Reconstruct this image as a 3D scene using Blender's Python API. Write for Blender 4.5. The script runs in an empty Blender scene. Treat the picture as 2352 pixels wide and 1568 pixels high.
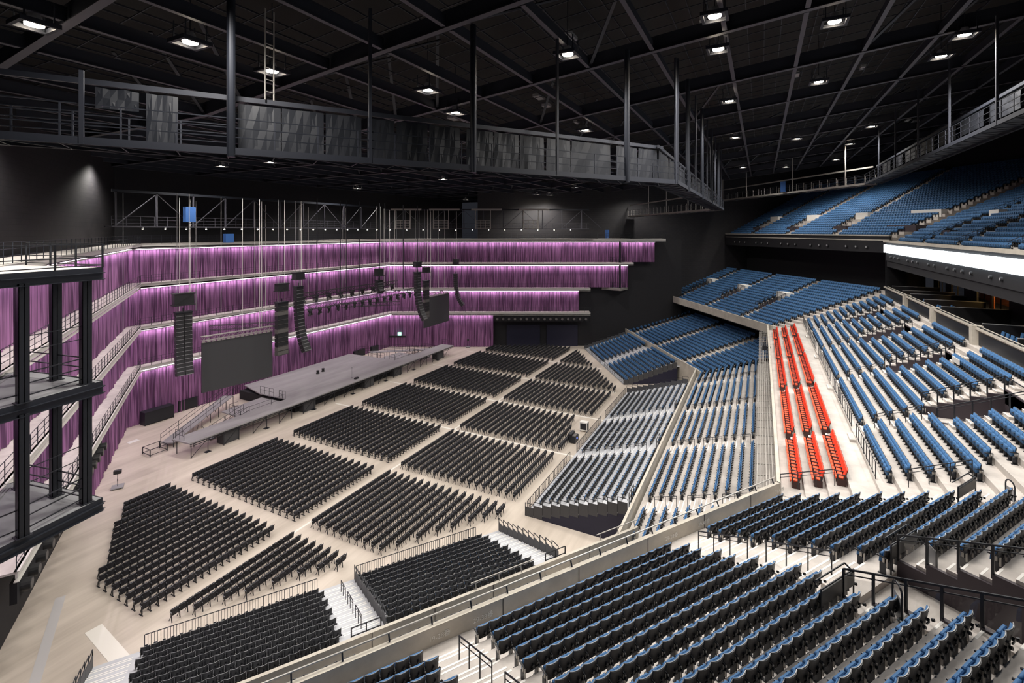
import bpy, math, random
import numpy as np
from math import sin, cos, radians, pi
random.seed(7); rng = np.random.default_rng(5)
sc = bpy.context.scene
col = sc.collection
# ------------------------------------------------------------------ camera, world, exposure
F_PX, HZ, CX, CAMH = 1116.0, 531.0, 1176.0, 25.85
T0 = radians(27.15)
OX, OY = -20.0, 76.46                      # hall centre seen from the camera station
Uv = (sin(T0), cos(T0)); Vv = (cos(T0), -sin(T0))
def CF(x, y, z=0.0):
    """surveyed point (x right, y ahead of the camera station) -> hall coordinates"""
    dx, dy = x - OX, y - OY
    return (dx * Uv[0] + dy * Uv[1], -(dx * Vv[0] + dy * Vv[1]), z)
CAM = CF(0, 0, CAMH)
cam = bpy.data.cameras.new('camera'); cam.lens = 36 * F_PX / 2352; cam.sensor_width = 36
cam.shift_y = -(784 - HZ) / 2352; cam.clip_end = 500
camo = bpy.data.objects.new('camera', cam); col.objects.link(camo)
camo.location = CAM; camo.rotation_euler = (pi / 2, 0, -(pi / 2 - T0)); sc.camera = camo
w = bpy.data.worlds.new('world'); sc.world = w; w.use_nodes = True
w.node_tree.nodes['Background'].inputs[0].default_value = (.75, .8, 1, 1)
w.node_tree.nodes['Background'].inputs[1].default_value = 0.02
sc.view_settings.view_transform = 'Standard'; sc.view_settings.look = 'None'
sc.view_settings.gamma = 1; sc.view_settings.use_curve_mapping = False
sc.view_settings.exposure = 0.0
try: sc.cycles.max_bounces = 5; sc.cycles.diffuse_bounces = 3; sc.cycles.glossy_bounces = 2; sc.cycles.transmission_bounces = 3
except Exception: pass
LIGHT_W = 540.0           # one flood (x10 watts)
LED_W = 12.0              # curtain wash per metre
# roof plane: slopes gently down to the stage
def roof_z(a):
    q = a - 52.69
    return CAMH + max(12.4 + .108 * (q + 2), 8.6)
def proj(p):
    dx, dy, dz = p[0] - CAM[0], p[1] - CAM[1], p[2] - CAM[2]
    Y = dx * Uv[1] + dy * sin(T0); X = dx * Uv[0] - dy * Vv[0]
    if Y < .3: return None
    return CX + F_PX * X / Y, HZ - F_PX * dz / Y, Y
# floods hang under the roof steel (hall x, y)
flood_xy = [(-49.5,-24.3),(-44.7,-27.4),(-40.0,-27.2),(-31.3,-31.9),(-30.5,-42.0),(-29.9,-50.4),(-24.2,-56.6),(-24.6,-50.2),(-25.6,-30.4),(-11.1,-36.6),
 (-10.6,-65.0),(-10.7,-57.0),(-10.6,-50.1),(8.2,-49.8),(17.4,-57.0),(17.7,-65.3),(40.2,-49.7),(49.9,-57.0),(49.9,-65.2),(-15.1,-65.1),(31.1,-64.8),
 (-21.7,6.8),(-21.2,-1.6),(3.2,-8.8),(9.1,14.8),(31.4,-20.3),(38.2,-9.0),(45.9,14.3),(48.5,5.6),(40.7,-11.0),(56.7,-19.8)]
flood_pos = [(x, y, roof_z(-y) - .5) for x, y in flood_xy]
extra = [(-35,-58),(-10,-62),(-48,-35),(-20,-40),(5,-45),(-45,-10),(-20,-12),(25,-55),(50,-30),(-30,14),(0,8),(30,14)]
for x, y in extra: flood_pos.append((x, y, roof_z(-y) - .5))
def add_light(name, kind, loc, rot, energy, color=(1, .95, .89), **kw):
    l = bpy.data.lights.new(name, kind); l.energy = energy; l.color = color
    for k, v in kw.items(): setattr(l, k, v)
    o = bpy.data.objects.new(name, l); col.objects.link(o); o.location = loc; o.rotation_euler = rot
    return o
for p in flood_pos:
    add_light('flood_lamp', 'SPOT', (p[0], p[1], p[2] - .45), (0, 0, 0), LIGHT_W * 10, spot_size=radians(150), spot_blend=.7, shadow_soft_size=.6)

# ------------------------------------------------------------------ materials
def mat(name, c, rough=.6, metal=0, noise=None, bump=0, emit=None, spec=None, kind=None):
    m = bpy.data.materials.new(name); m.use_nodes = True; nt = m.node_tree; b = nt.nodes['Principled BSDF']
    b.inputs['Base Color'].default_value = (*c, 1); b.inputs['Roughness'].default_value = rough; b.inputs['Metallic'].default_value = metal
    if spec is not None: b.inputs['Specular IOR Level'].default_value = spec
    if noise:
        scale, c2, amt = noise[:3]
        tc = nt.nodes.new('ShaderNodeTexCoord'); mp = nt.nodes.new('ShaderNodeMapping'); n = nt.nodes.new('ShaderNodeTexNoise')
        if len(noise) > 3: mp.inputs['Scale'].default_value = noise[3]
        if len(noise) > 4: mp.inputs['Rotation'].default_value = noise[4]
        n.inputs['Scale'].default_value = scale; n.inputs['Detail'].default_value = 6; n.inputs['Roughness'].default_value = .65
        nt.links.new(tc.outputs['Object'], mp.inputs[0]); nt.links.new(mp.outputs[0], n.inputs[0])
        r = nt.nodes.new('ShaderNodeMapRange'); r.inputs[1].default_value = .35; r.inputs[2].default_value = .65; r.inputs[3].default_value = 0; r.inputs[4].default_value = amt
        nt.links.new(n.outputs[0], r.inputs[0])
        mx = nt.nodes.new('ShaderNodeMix'); mx.data_type = 'RGBA'; mx.inputs[6].default_value = (*c, 1); mx.inputs[7].default_value = (*c2, 1)
        nt.links.new(r.outputs[0], mx.inputs[0]); nt.links.new(mx.outputs[2], b.inputs['Base Color'])
        if bump:
            bp = nt.nodes.new('ShaderNodeBump'); bp.inputs['Strength'].default_value = bump
            nt.links.new(n.outputs[0], bp.inputs['Height']); nt.links.new(bp.outputs[0], b.inputs['Normal'])
    if emit:
        b.inputs['Emission Color'].default_value = (*emit[0], 1); b.inputs['Emission Strength'].default_value = emit[1]
    return m
M = {}
M['floor'] = mat('floor_concrete', (.66, .58, .50), .45, noise=(.35, (.43, .37, .31), .75, (.16, 1.5, 1), (0, 0, radians(-27))))
M['strip'] = mat('floor_strip', (.82, .78, .72), .5)
M['strip_grey'] = mat('floor_strip_grey', (.52, .50, .50), .5)
M['conc'] = mat('terrace_concrete', (.60, .555, .515), .7, noise=(.7, (.40, .365, .34), .8))
M['wallc'] = mat('parapet_concrete', (.56, .52, .45), .75, noise=(.9, (.42, .385, .33), .8))
M['nosing'] = mat('step_nosing', (.86, .84, .80), .6)
M['tdeck'] = mat('stand_deck', (.56, .57, .60), .45, noise=(1.5, (.46, .47, .5), .6))
M['black'] = mat('black_metal', (.018, .02, .026), .45, .2)
M['steel'] = mat('dark_steel', (.020, .023, .032), .42, .3)
M['roof'] = mat('roof_deck', (.004, .004, .005), .85, noise=(.8, (.008, .005, .004), .7))
M['beam'] = mat('roof_steel', (.055, .053, .068), .55, .1)
M['beam2'] = mat('roof_steel_dark', (.022, .025, .036), .55, .1)
M['edge'] = mat('gallery_edge_steel', (.66, .64, .60), .4, .1)
M['galv'] = mat('galvanised_steel', (.42, .40, .37), .42, .35)
M['plast'] = mat('seat_shell_black', (.015, .015, .018), .4, spec=.4)
M['rim'] = mat('seat_rim', (.20, .205, .22), .3)  # grey rim colour; on floor chairs it paints the top-edge highlight
M['blue'] = mat('seat_fabric_blue', (.036, .125, .285), .75, noise=(30, (.055, .165, .35), .6))
M['blue_l'] = mat('seat_piping_blue', (.10, .26, .50), .6)
M['fab'] = mat('seat_fabric_black', (.013, .013, .019), .7)
M['red'] = mat('seat_fabric_red', (.86, .055, .018), .6)
M['orange'] = mat('seat_pad_red', (.90, .10, .03), .6)
M['maroon'] = mat('seat_panel_maroon', (.045, .012, .010), .5)
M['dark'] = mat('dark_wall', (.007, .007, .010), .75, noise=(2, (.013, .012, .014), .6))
M['navy'] = mat('navy_skirt', (.008, .008, .028), .55)
M['purple'] = mat('vomitory_wall', (.045, .034, .042), .6)
M['grating'] = mat('grey_grating', (.21, .215, .22), .8)
M['stage'] = mat('stage_deck', (.31, .30, .305), .6, noise=(.45, (.22, .21, .215), .7, (.25, 1.6, 1), (0, 0, radians(0))))
M['screen'] = mat('screen_off', (.055, .055, .06), .6)
M['panel'] = mat('absorber_panel', (.014, .016, .022), .5)
M['speaker'] = mat('speaker_black', (.022, .022, .024), .5)
M['speaker_g'] = mat('speaker_grey', (.13, .12, .115), .5)
M['led'] = mat('led_strip', (1, 1, 1), .5, emit=((1, .84, .98), 8))
M['ribbon'] = mat('ribbon_display', (.8, .9, 1), .4, emit=((.86, .95, 1), 4.0))
M['lamp'] = mat('lamp_lens', (1, 1, 1), .5, emit=((1, .86, .66), 60))
M['warm'] = mat('suite_lamp', (1, 1, 1), .5, emit=((1, .6, .2), 8))
M['white'] = mat('white_paint', (.78, .76, .72), .5)
M['sofa'] = mat('sofa_yellow', (.75, .42, .03), .7)
M['wood'] = mat('suite_wood', (.30, .09, .03), .5, noise=(2, (.20, .05, .02), .8, (1, 1, 9)))
M['bluebox'] = mat('blue_cabinet', (.03, .10, .30), .5)
M['green'] = mat('exit_sign', (.1, .8, .4), .5, emit=((.45, 1, .75), 2))
M['case'] = mat('case_grey', (.30, .30, .31), .5)
M['ctrl'] = mat('console_light', (.05, .1, .9), .5, emit=((.1, .2, 1), 5))
M['signred'] = mat('sign_red', (.8, .08, .04), .5)
def glass():
    m = bpy.data.materials.new('guard_glass'); m.use_nodes = True; nt = m.node_tree; nt.nodes.clear()
    o = nt.nodes.new('ShaderNodeOutputMaterial'); t = nt.nodes.new('ShaderNodeBsdfTransparent'); g = nt.nodes.new('ShaderNodeBsdfGlossy'); x = nt.nodes.new('ShaderNodeMixShader')
    t.inputs[0].default_value = (.80, .80, .80, 1); g.inputs['Roughness'].default_value = .05; x.inputs[0].default_value = .08
    nt.links.new(t.outputs[0], x.inputs[1]); nt.links.new(g.outputs[0], x.inputs[2]); nt.links.new(x.outputs[0], o.inputs[0]); return m
M['glass'] = glass()
def brick():
    m = mat('black_block_wall', (.03, .03, .033), .6); nt = m.node_tree; b = nt.nodes['Principled BSDF']
    tc = nt.nodes.new('ShaderNodeTexCoord'); br = nt.nodes.new('ShaderNodeTexBrick'); mp = nt.nodes.new('ShaderNodeMapping')
    mp.inputs['Rotation'].default_value = (pi / 2, 0, 0)
    br.inputs['Color1'].default_value = (.014, .013, .016, 1); br.inputs['Color2'].default_value = (.020, .018, .020, 1); br.inputs['Mortar'].default_value = (.006, .006, .007, 1)
    br.inputs['Scale'].default_value = .55; br.inputs['Mortar Size'].default_value = .012
    nt.links.new(tc.outputs['Object'], mp.inputs[0]); nt.links.new(mp.outputs[0], br.inputs[0]); nt.links.new(br.outputs[0], b.inputs['Base Color']); return m
M['brick'] = brick()
def curtain_mat():
    m = mat('violet_curtain_fold_shade', (.26, .10, .25), .8); nt = m.node_tree; b = nt.nodes['Principled BSDF']
    tc = nt.nodes.new('ShaderNodeTexCoord'); n = nt.nodes.new('ShaderNodeTexNoise'); mp = nt.nodes.new('ShaderNodeMapping')
    mp.inputs['Scale'].default_value = (1, 1, .04); n.inputs['Scale'].default_value = 5
    mx = nt.nodes.new('ShaderNodeMix'); mx.data_type = 'RGBA'; mx.inputs[6].default_value = (.10, .038, .10, 1); mx.inputs[7].default_value = (.34, .15, .32, 1)  # dark vertical streaks put the shade between folds into the cloth colour
    r = nt.nodes.new('ShaderNodeMapRange'); r.inputs[1].default_value = .4; r.inputs[2].default_value = .6
    nt.links.new(tc.outputs['Object'], mp.inputs[0]); nt.links.new(mp.outputs[0], n.inputs[0]); nt.links.new(n.outputs[0], r.inputs[0]); nt.links.new(r.outputs[0], mx.inputs[0]); nt.links.new(mx.outputs[2], b.inputs['Base Color'])
    return m
M['curtain'] = curtain_mat()
def perf():
    m = mat('perforated_sheet', (.10, .10, .10), .5); return m

# ------------------------------------------------------------------ mesh helpers
class MB:
    def __init__(s): s.v = []; s.f = []; s.m = []
    def poly(s, pts, faces, mi=0):
        o = len(s.v); s.v += [tuple(p) for p in pts]; s.f += [tuple(o + i for i in f) for f in faces]; s.m += [mi] * len(faces); return s
    def box(s, x0, x1, y0, y1, z0, z1, mi=0):
        return s.poly([(x0,y0,z0),(x1,y0,z0),(x1,y1,z0),(x0,y1,z0),(x0,y0,z1),(x1,y0,z1),(x1,y1,z1),(x0,y1,z1)],
            [(0,3,2,1),(4,5,6,7),(0,1,5,4),(1,2,6,5),(2,3,7,6),(3,0,4,7)], mi)
    def prism(s, pts, z0, z1, mi=0):
        """plan polygon between two heights (z0, z1 numbers)"""
        n = len(pts); ar = sum(pts[i][0] * pts[(i+1) % n][1] - pts[(i+1) % n][0] * pts[i][1] for i in range(n))
        if ar < 0: pts = pts[::-1]
        v = [(p[0], p[1], z0) for p in pts] + [(p[0], p[1], z1) for p in pts]
        f = [tuple(range(n))[::-1], tuple(range(n, 2 * n))] + [(i, (i+1) % n, n + (i+1) % n, n + i) for i in range(n)]
        return s.poly(v, f, mi)
    def bar(s, p, q, w, h=None, mi=0):
        h = h or w; p = np.array(p, float); q = np.array(q, float); d = q - p; L = np.linalg.norm(d)
        if L < 1e-6: return s
        d /= L; up = np.array([0, 0, 1.0]) if abs(d[2]) < .95 else np.array([1.0, 0, 0])
        a = np.cross(d, up); a /= np.linalg.norm(a); b = np.cross(a, d)
        c = [(-1,-1),(1,-1),(1,1),(-1,1)]
        v = [tuple(p + a * i * w / 2 + b * j * h / 2) for i, j in c] + [tuple(q + a * i * w / 2 + b * j * h / 2) for i, j in c]
        return s.poly(v, [(0,3,2,1),(4,5,6,7),(0,1,5,4),(1,2,6,5),(2,3,7,6),(3,0,4,7)], mi)
    def tube(s, p, q, r, n=8, mi=0, r2=None, caps=True):
        r2 = r if r2 is None else r2
        p = np.array(p, float); q = np.array(q, float); d = q - p; L = np.linalg.norm(d)
        if L < 1e-6: return s
        d /= L; up = np.array([0, 0, 1.0]) if abs(d[2]) < .95 else np.array([1.0, 0, 0])
        a = np.cross(d, up); a /= np.linalg.norm(a); b = np.cross(d, a)
        v = [tuple(p + r * (a * cos(2*pi*i/n) + b * sin(2*pi*i/n))) for i in range(n)] + [tuple(q + r2 * (a * cos(2*pi*i/n) + b * sin(2*pi*i/n))) for i in range(n)]
        f = [(i, (i+1) % n, n + (i+1) % n, n + i) for i in range(n)]
        if caps: f += [tuple(range(n))[::-1], tuple(range(n, 2*n))]
        return s.poly(v, f, mi)
    def path(s, pts, r, n=6, mi=0):
        for i in range(len(pts) - 1): s.tube(pts[i], pts[i+1], r, n, mi)
        return s
    def mesh(s, name, mats):
        me = bpy.data.meshes.new(name); me.from_pydata(s.v, [], s.f)
        for m in mats: me.materials.append(M[m] if isinstance(m, str) else m)
        if len(mats) > 1: me.polygons.foreach_set('material_index', s.m)
        me.update(); return me
    def build(s, name, mats, parent=None, loc=None, rz=0):
        if isinstance(mats, str): mats = [mats]
        o = bpy.data.objects.new(name, s.mesh(name, mats)); col.objects.link(o)
        if parent is not None: o.parent = parent
        if loc is not None: o.location = loc
        if rz: o.rotation_euler = (0, 0, rz)
        return o
def tag(o, label=None, cat=None, group=None, kind=None):
    if label: o['label'] = label
    if cat: o['category'] = cat
    if group: o['group'] = group
    if kind: o['kind'] = kind
    return o
def posts(lst, m, parent, name='post'):
    for mb in lst: mb.build(name, m, parent)
def struct(o, label=None, cat='structure'): return tag(o, label, cat, None, 'structure')
def empty(name, loc, label, cat, group=None, rz=0):
    o = bpy.data.objects.new(name, None); o.empty_display_size = .2; col.objects.link(o); o.location = loc; o.rotation_euler = (0, 0, rz)
    return tag(o, label, cat, group)
ORD = ['zeroth','first','second','third','fourth','fifth','sixth','seventh','eighth','ninth','tenth','eleventh','twelfth','thirteenth','fourteenth','fifteenth','sixteenth','seventeenth','eighteenth','nineteenth','twentieth']
for i in range(1, 10): ORD.append('twenty-' + ORD[i])
ORD.append('thirtieth')
for i in range(1, 10): ORD.append('thirty-' + ORD[i])
CARD = ['zero','one','two','three','four','five','six','seven','eight','nine','ten','eleven','twelve','thirteen','fourteen','fifteen','sixteen','seventeen','eighteen','nineteen','twenty','twenty-one','twenty-two']

# ------------------------------------------------------------------ facets
PHI = radians(33.75)
class Fac:
    def __init__(s, k):
        g = {'N': -1, 'R': 0, 'F': 1}[k] * PHI; s.k = k
        s.na, s.nb = cos(g), sin(g)             # (a,b) of outward normal
        s.ang = g
    def P(s, n, t, z=0.0):
        a = n * s.na - t * s.nb; b = n * s.nb + t * s.na
        return (b, -a, z)
    @property
    def rot(s):                                    # rotation of a thing whose local +X runs along t and local +Y faces the stage
        return s.ang
FN, FR, FF = Fac('N'), Fac('R'), Fac('F')
# ------------------------------------------------------------------ shell
MIT = .304
def r_half(n, lv): return {1: 24.2, 3: 26.6, 0: 20.7}[lv] + MIT * (n - {1: 43.5, 3: 53.7, 0: 33.7}[lv])
def n_max(n, lv):  return {1: 5.9, 3: 7.75, 0: 3.7}[lv] + MIT * (n - {1: 49.6, 3: 59.4, 0: 39.5}[lv])
fl = MB().prism([(-75, -62), (75, -62), (75, 45), (-75, 45)], -.3, 0)
struct(fl.build('floor', 'floor'), 'pale concrete arena floor with brushed brown traces')
st = MB()
for a0, b0, a1, b1, wd, mi in [(8.6,-42.9,17.5,-47.6,.55,1),(14,-43.2,33,-45.0,.9,0),(17.0,-40,17.0,40,.22,0),
                               (-4.2,5.9,33.6,5.9,.32,0),(-4.2,-6.0,33.6,-6.0,.32,0),(-4,18.0,32,18.0,.22,0),(-4,30.2,26,30.2,.22,0)]:
    p = np.array([b0, -a0]); q = np.array([b1, -a1]); d = (q - p) / np.linalg.norm(q - p); nn = np.array([-d[1], d[0]]) * wd / 2
    st.prism([tuple(p + nn), tuple(q + nn), tuple(q - nn), tuple(p - nn)], .002, .012, mi)
struct(st.build('trim_1', ['strip', 'strip_grey']), 'pale floor strips')
# black block side walls and the dark back of the house
def wall(name, P0, P1, z0, z1, m, th=.4, lab=None):
    d = np.array([P1[0] - P0[0], P1[1] - P0[1]], float); L = np.linalg.norm(d); d /= L; ang = math.atan2(d[1], d[0])
    o = MB().box(0, L, 0, th, z0, z1).build(name, m, loc=(P0[0], P0[1], 0), rz=ang)
    return struct(o, lab)
pr0, pr1 = FF.P(16, 31.7), FF.P(108, 31.7)
wall('wall_right', pr1, pr0, 0, 46, 'brick', -.5, 'black block side wall beside the far stands')
pl0, pl1 = FN.P(-8, -34.6), FN.P(108, -34.6)
wall('wall_left', pl1, pl0, 0, 46, 'brick', .5, 'black block side wall on the near side')
wall('wall_back', (-75, -100), (75, -100), 0, 50, 'dark', .5, 'dark rear wall')
wall('wall_stage', (-60, 24.5), (60, 24.5), 0, 40, 'dark', .5, 'dark wall behind the stage')
# ------------------------------------------------------------------ stage wall: curtains, galleries, LED lines
ZF = [7.95, 13.3, 18.95, 24.2]
LEVEL_WORD = ['lowest', 'second', 'third', 'top']
P1w = CF(-27.7, 109.0); P1 = np.array([P1w[0], P1w[1]]); drt = np.array([Uv[0], -Vv[0]])   # right wing runs square to the camera
P2 = np.array([-P1[0], P1[1]]); _d = np.array([.51, -.86]); dlt = np.array([_d[0] * Uv[0] + _d[1] * Uv[1], -(_d[0] * Vv[0] + _d[1] * Vv[1])])
inw_r = np.array([-drt[1], drt[0]]);
if inw_r @ (np.array([0, -40.0]) - P1) < 0: inw_r = -inw_r
inw_l = np.array([-dlt[1], dlt[0]])
if inw_l @ (np.array([0, -40.0]) - P2) < 0: inw_l = -inw_l
inw_c = np.array([0, -1.0])
def folds(L, amp=.20, step=.085, seed=0):
    r = np.random.default_rng(seed); n = int(L / step); s = np.linspace(0, L, n + 1)
    ph = np.cumsum(r.uniform(.55, 1.5, n + 1)) * step * 2 * pi / .42
    a = amp * (.55 + .45 * np.sin(s * .9 + r.uniform(0, 6)) * np.sin(s * 2.3 + 1)); a = np.clip(a, .05, None)
    return s, a * np.sin(ph) + r.normal(0, .018, n + 1)
def curtain(P, d, inw, s0, s1, zt, zb, name_label, seed):
    L = s1 - s0; s, y = folds(L, seed=seed); v = []; n = len(s)
    zs = [zt, zt - .5, (zt + zb) / 2, zb]
    sc_ = [.35, .8, 1.0, 1.15]
    for z, k in zip(zs, sc_):
        for i in range(n):
            q = P + d * (s0 + s[i]) + inw * (y[i] * k + .25); v.append((q[0], q[1], z))
    f = [(r_ * n + i, r_ * n + i + 1, (r_ + 1) * n + i + 1, (r_ + 1) * n + i) for r_ in range(3) for i in range(n - 1)]
    mb = MB().poly(v, f); o = mb.build('curtain', 'curtain')
    o.data.polygons.foreach_set('use_smooth', [True] * len(o.data.polygons))
    tag(o, name_label, 'curtain', 'violet curtains on the stage walls')
def led(P, d, inw, s0, s1, z, lab):
    a = P + d * s0; b = P + d * s1; off = inw * .62
    o = MB().bar((a[0] + off[0], a[1] + off[1], z), (b[0] + off[0], b[1] + off[1], z), .05, .04).build('light_strip', 'led')
    tag(o, lab, 'light strip', 'LED lines over the curtains')
    L = s1 - s0; c = P + d * (s0 + s1) / 2 + inw * .66; ang = math.atan2(d[1], d[0])
    l = bpy.data.lights.new('curtain_wash', 'AREA'); l.shape = 'RECTANGLE'; l.size = L; l.size_y = .08; l.energy = LED_W * L; l.color = (1, .86, .98); l.spread = radians(150)
    lo = bpy.data.objects.new('curtain_wash', l); col.objects.link(lo)
    lo.location = (c[0], c[1], z - .08)
    # long axis along the wall, shining down and slightly back at the cloth
    X = np.array([d[0], d[1], 0]); Zl = np.array([inw[0] * .30, inw[1] * .30, .95]); Zl /= np.linalg.norm(Zl); Yl = np.cross(Zl, X)
    from mathutils import Matrix
    lo.rotation_euler = Matrix(((X[0], Yl[0], Zl[0]), (X[1], Yl[1], Zl[1]), (X[2], Yl[2], Zl[2]))).to_euler()
def railing(mb, pts, h=1.1, sp=1.5, bars=(1.1, .75, .4), r=.018, pr=.022, sq=False):
    for i in range(len(pts) - 1):
        p = np.array(pts[i], float); q = np.array(pts[i + 1], float); L = np.linalg.norm(q - p); n = max(1, int(round(L / sp)))
        for k in range(n + (1 if i == len(pts) - 2 else 0)):
            c = p + (q - p) * k / n
            mb.bar(c, c + np.array([0, 0, h]), pr * 2)
        for b in bars: mb.bar(p + np.array([0, 0, b]), q + np.array([0, 0, b]), r * 2)
    return mb
wings = [('right', P1, drt, inw_r, [23.5, 42.6, 53.6, 59.6], [45.0, 45.0, 54.5, 61.6]), ('left', P2, dlt, inw_l, [23.5, 42.6, 53.6, 59.6], [45.5, 62.0, 64.0, 66.0])]
LC = np.linalg.norm(P1 - P2)
DEP = 1.9
for lvl in range(4):
    zt = ZF[lvl] - .78; zb = (ZF[lvl - 1] + .03) if lvl else .02
    curtain(P2, np.array([1.0, 0]), inw_c, 0, LC, zt, zb, '%s tier violet curtain behind the middle of the stage' % LEVEL_WORD[lvl], 10 + lvl)
    led(P2, np.array([1.0, 0]), inw_c, 0, LC, zt + .02, 'pinkish LED line above the %s middle curtain' % LEVEL_WORD[lvl])
    for wn, P, d, inw, ce, ge in wings:
        e = ce[lvl] if (wn == 'right' or lvl == 0) else max(ce[lvl], 58.0)
        curtain(P, d, inw, 0, e, zt, zb, '%s tier violet curtain on the %s wing of the stage wall' % (LEVEL_WORD[lvl], 'far right' if wn == 'right' else 'left'), 20 + lvl + (7 if wn == 'left' else 0))
        led(P, d, inw, 0.3, e, zt + .02, 'pinkish LED line above the %s %s wing curtain' % (LEVEL_WORD[lvl], wn))
    # gallery: concrete walkway, steel fascia, railing
    z = ZF[lvl]; g = MB(); fa = MB(); rl = MB(); front = []
    A = P2 + dlt * wings[1][5][lvl]; D = P1 + drt * wings[0][5][lvl]
    # offset corners toward the hall
    def off_corner(P, i1, i2, dd): m_ = i1 + i2; m_ = m_ / (1 + i1 @ i2); return P + m_ * dd
    F_ = [A + inw_l * DEP, off_corner(P2, inw_l, inw_c, DEP), off_corner(P1, inw_r, inw_c, DEP), D + inw_r * DEP]
    B_ = [A - inw_l * .6, off_corner(P2, inw_l, inw_c, -.6), off_corner(P1, inw_r, inw_c, -.6), D - inw_r * .6]
    for i in range(3):
        q = [F_[i], F_[i + 1], B_[i + 1], B_[i]]
        g.prism([tuple(p) for p in q], z - .12, z)
        a_, b_ = F_[i], F_[i + 1]
        fa.bar((*a_, z - .20), (*b_, z - .20), .10, .34); fa.bar((*a_, z - .56), (*b_, z - .56), .22, .05); fa.bar((*a_, z - .02), (*b_, z - .02), .24, .04)
    struct(g.build('gallery_%s' % LEVEL_WORD[lvl], 'conc'), '%s gallery walkway around the stage wall' % LEVEL_WORD[lvl])
    o = empty('gallery_railing', (0, 0, 0), 'thin dark railing and steel edge beam of the %s gallery' % LEVEL_WORD[lvl], 'railing', 'railings of the stage wall galleries')
    fa.build('edge_beam', 'edge', o)
    railing(rl, [(*p, z) for p in [x - (x - y) * 0 for x, y in zip(F_, B_)]], sp=1.25, r=.014, pr=.018); rl.build('railing', 'steel', o)
# dark recess below the right wing walkway, with its row of round speakers
def round_speakers(P, d, inw, s0, s1, n, z, side):
    a = P + d * s0 + inw * (DEP - .25); b = P + d * s1 + inw * (DEP - .25)
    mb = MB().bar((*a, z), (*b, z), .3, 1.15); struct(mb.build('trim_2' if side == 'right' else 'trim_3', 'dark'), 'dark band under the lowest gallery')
    for i in range(n):
        c = P + d * (s0 + (s1 - s0) * (i + .5) / n) + inw * (DEP - .1)
        o = empty('round_speaker', (c[0], c[1], z), '%s round black speaker from the stage, under the lowest %s gallery' % (ORD[i + 1], side), 'speaker', 'round speakers under the lowest galleries')
        m1 = MB().tube((0, 0, 0), (inw[0] * .42, inw[1] * .42, 0), .33, 16); m1.build('housing', 'speaker', o)
        m2 = MB().tube((inw[0] * .42, inw[1] * .42, 0), (inw[0] * .44, inw[1] * .44, 0), .25, 16); m2.build('grille', 'speaker_g', o)
round_speakers(P1, drt, inw_r, 23.8, 44.6, 16, 6.55, 'right')
round_speakers(P2, dlt, inw_l, 24.0, 45.0, 16, 6.55, 'left')
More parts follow.
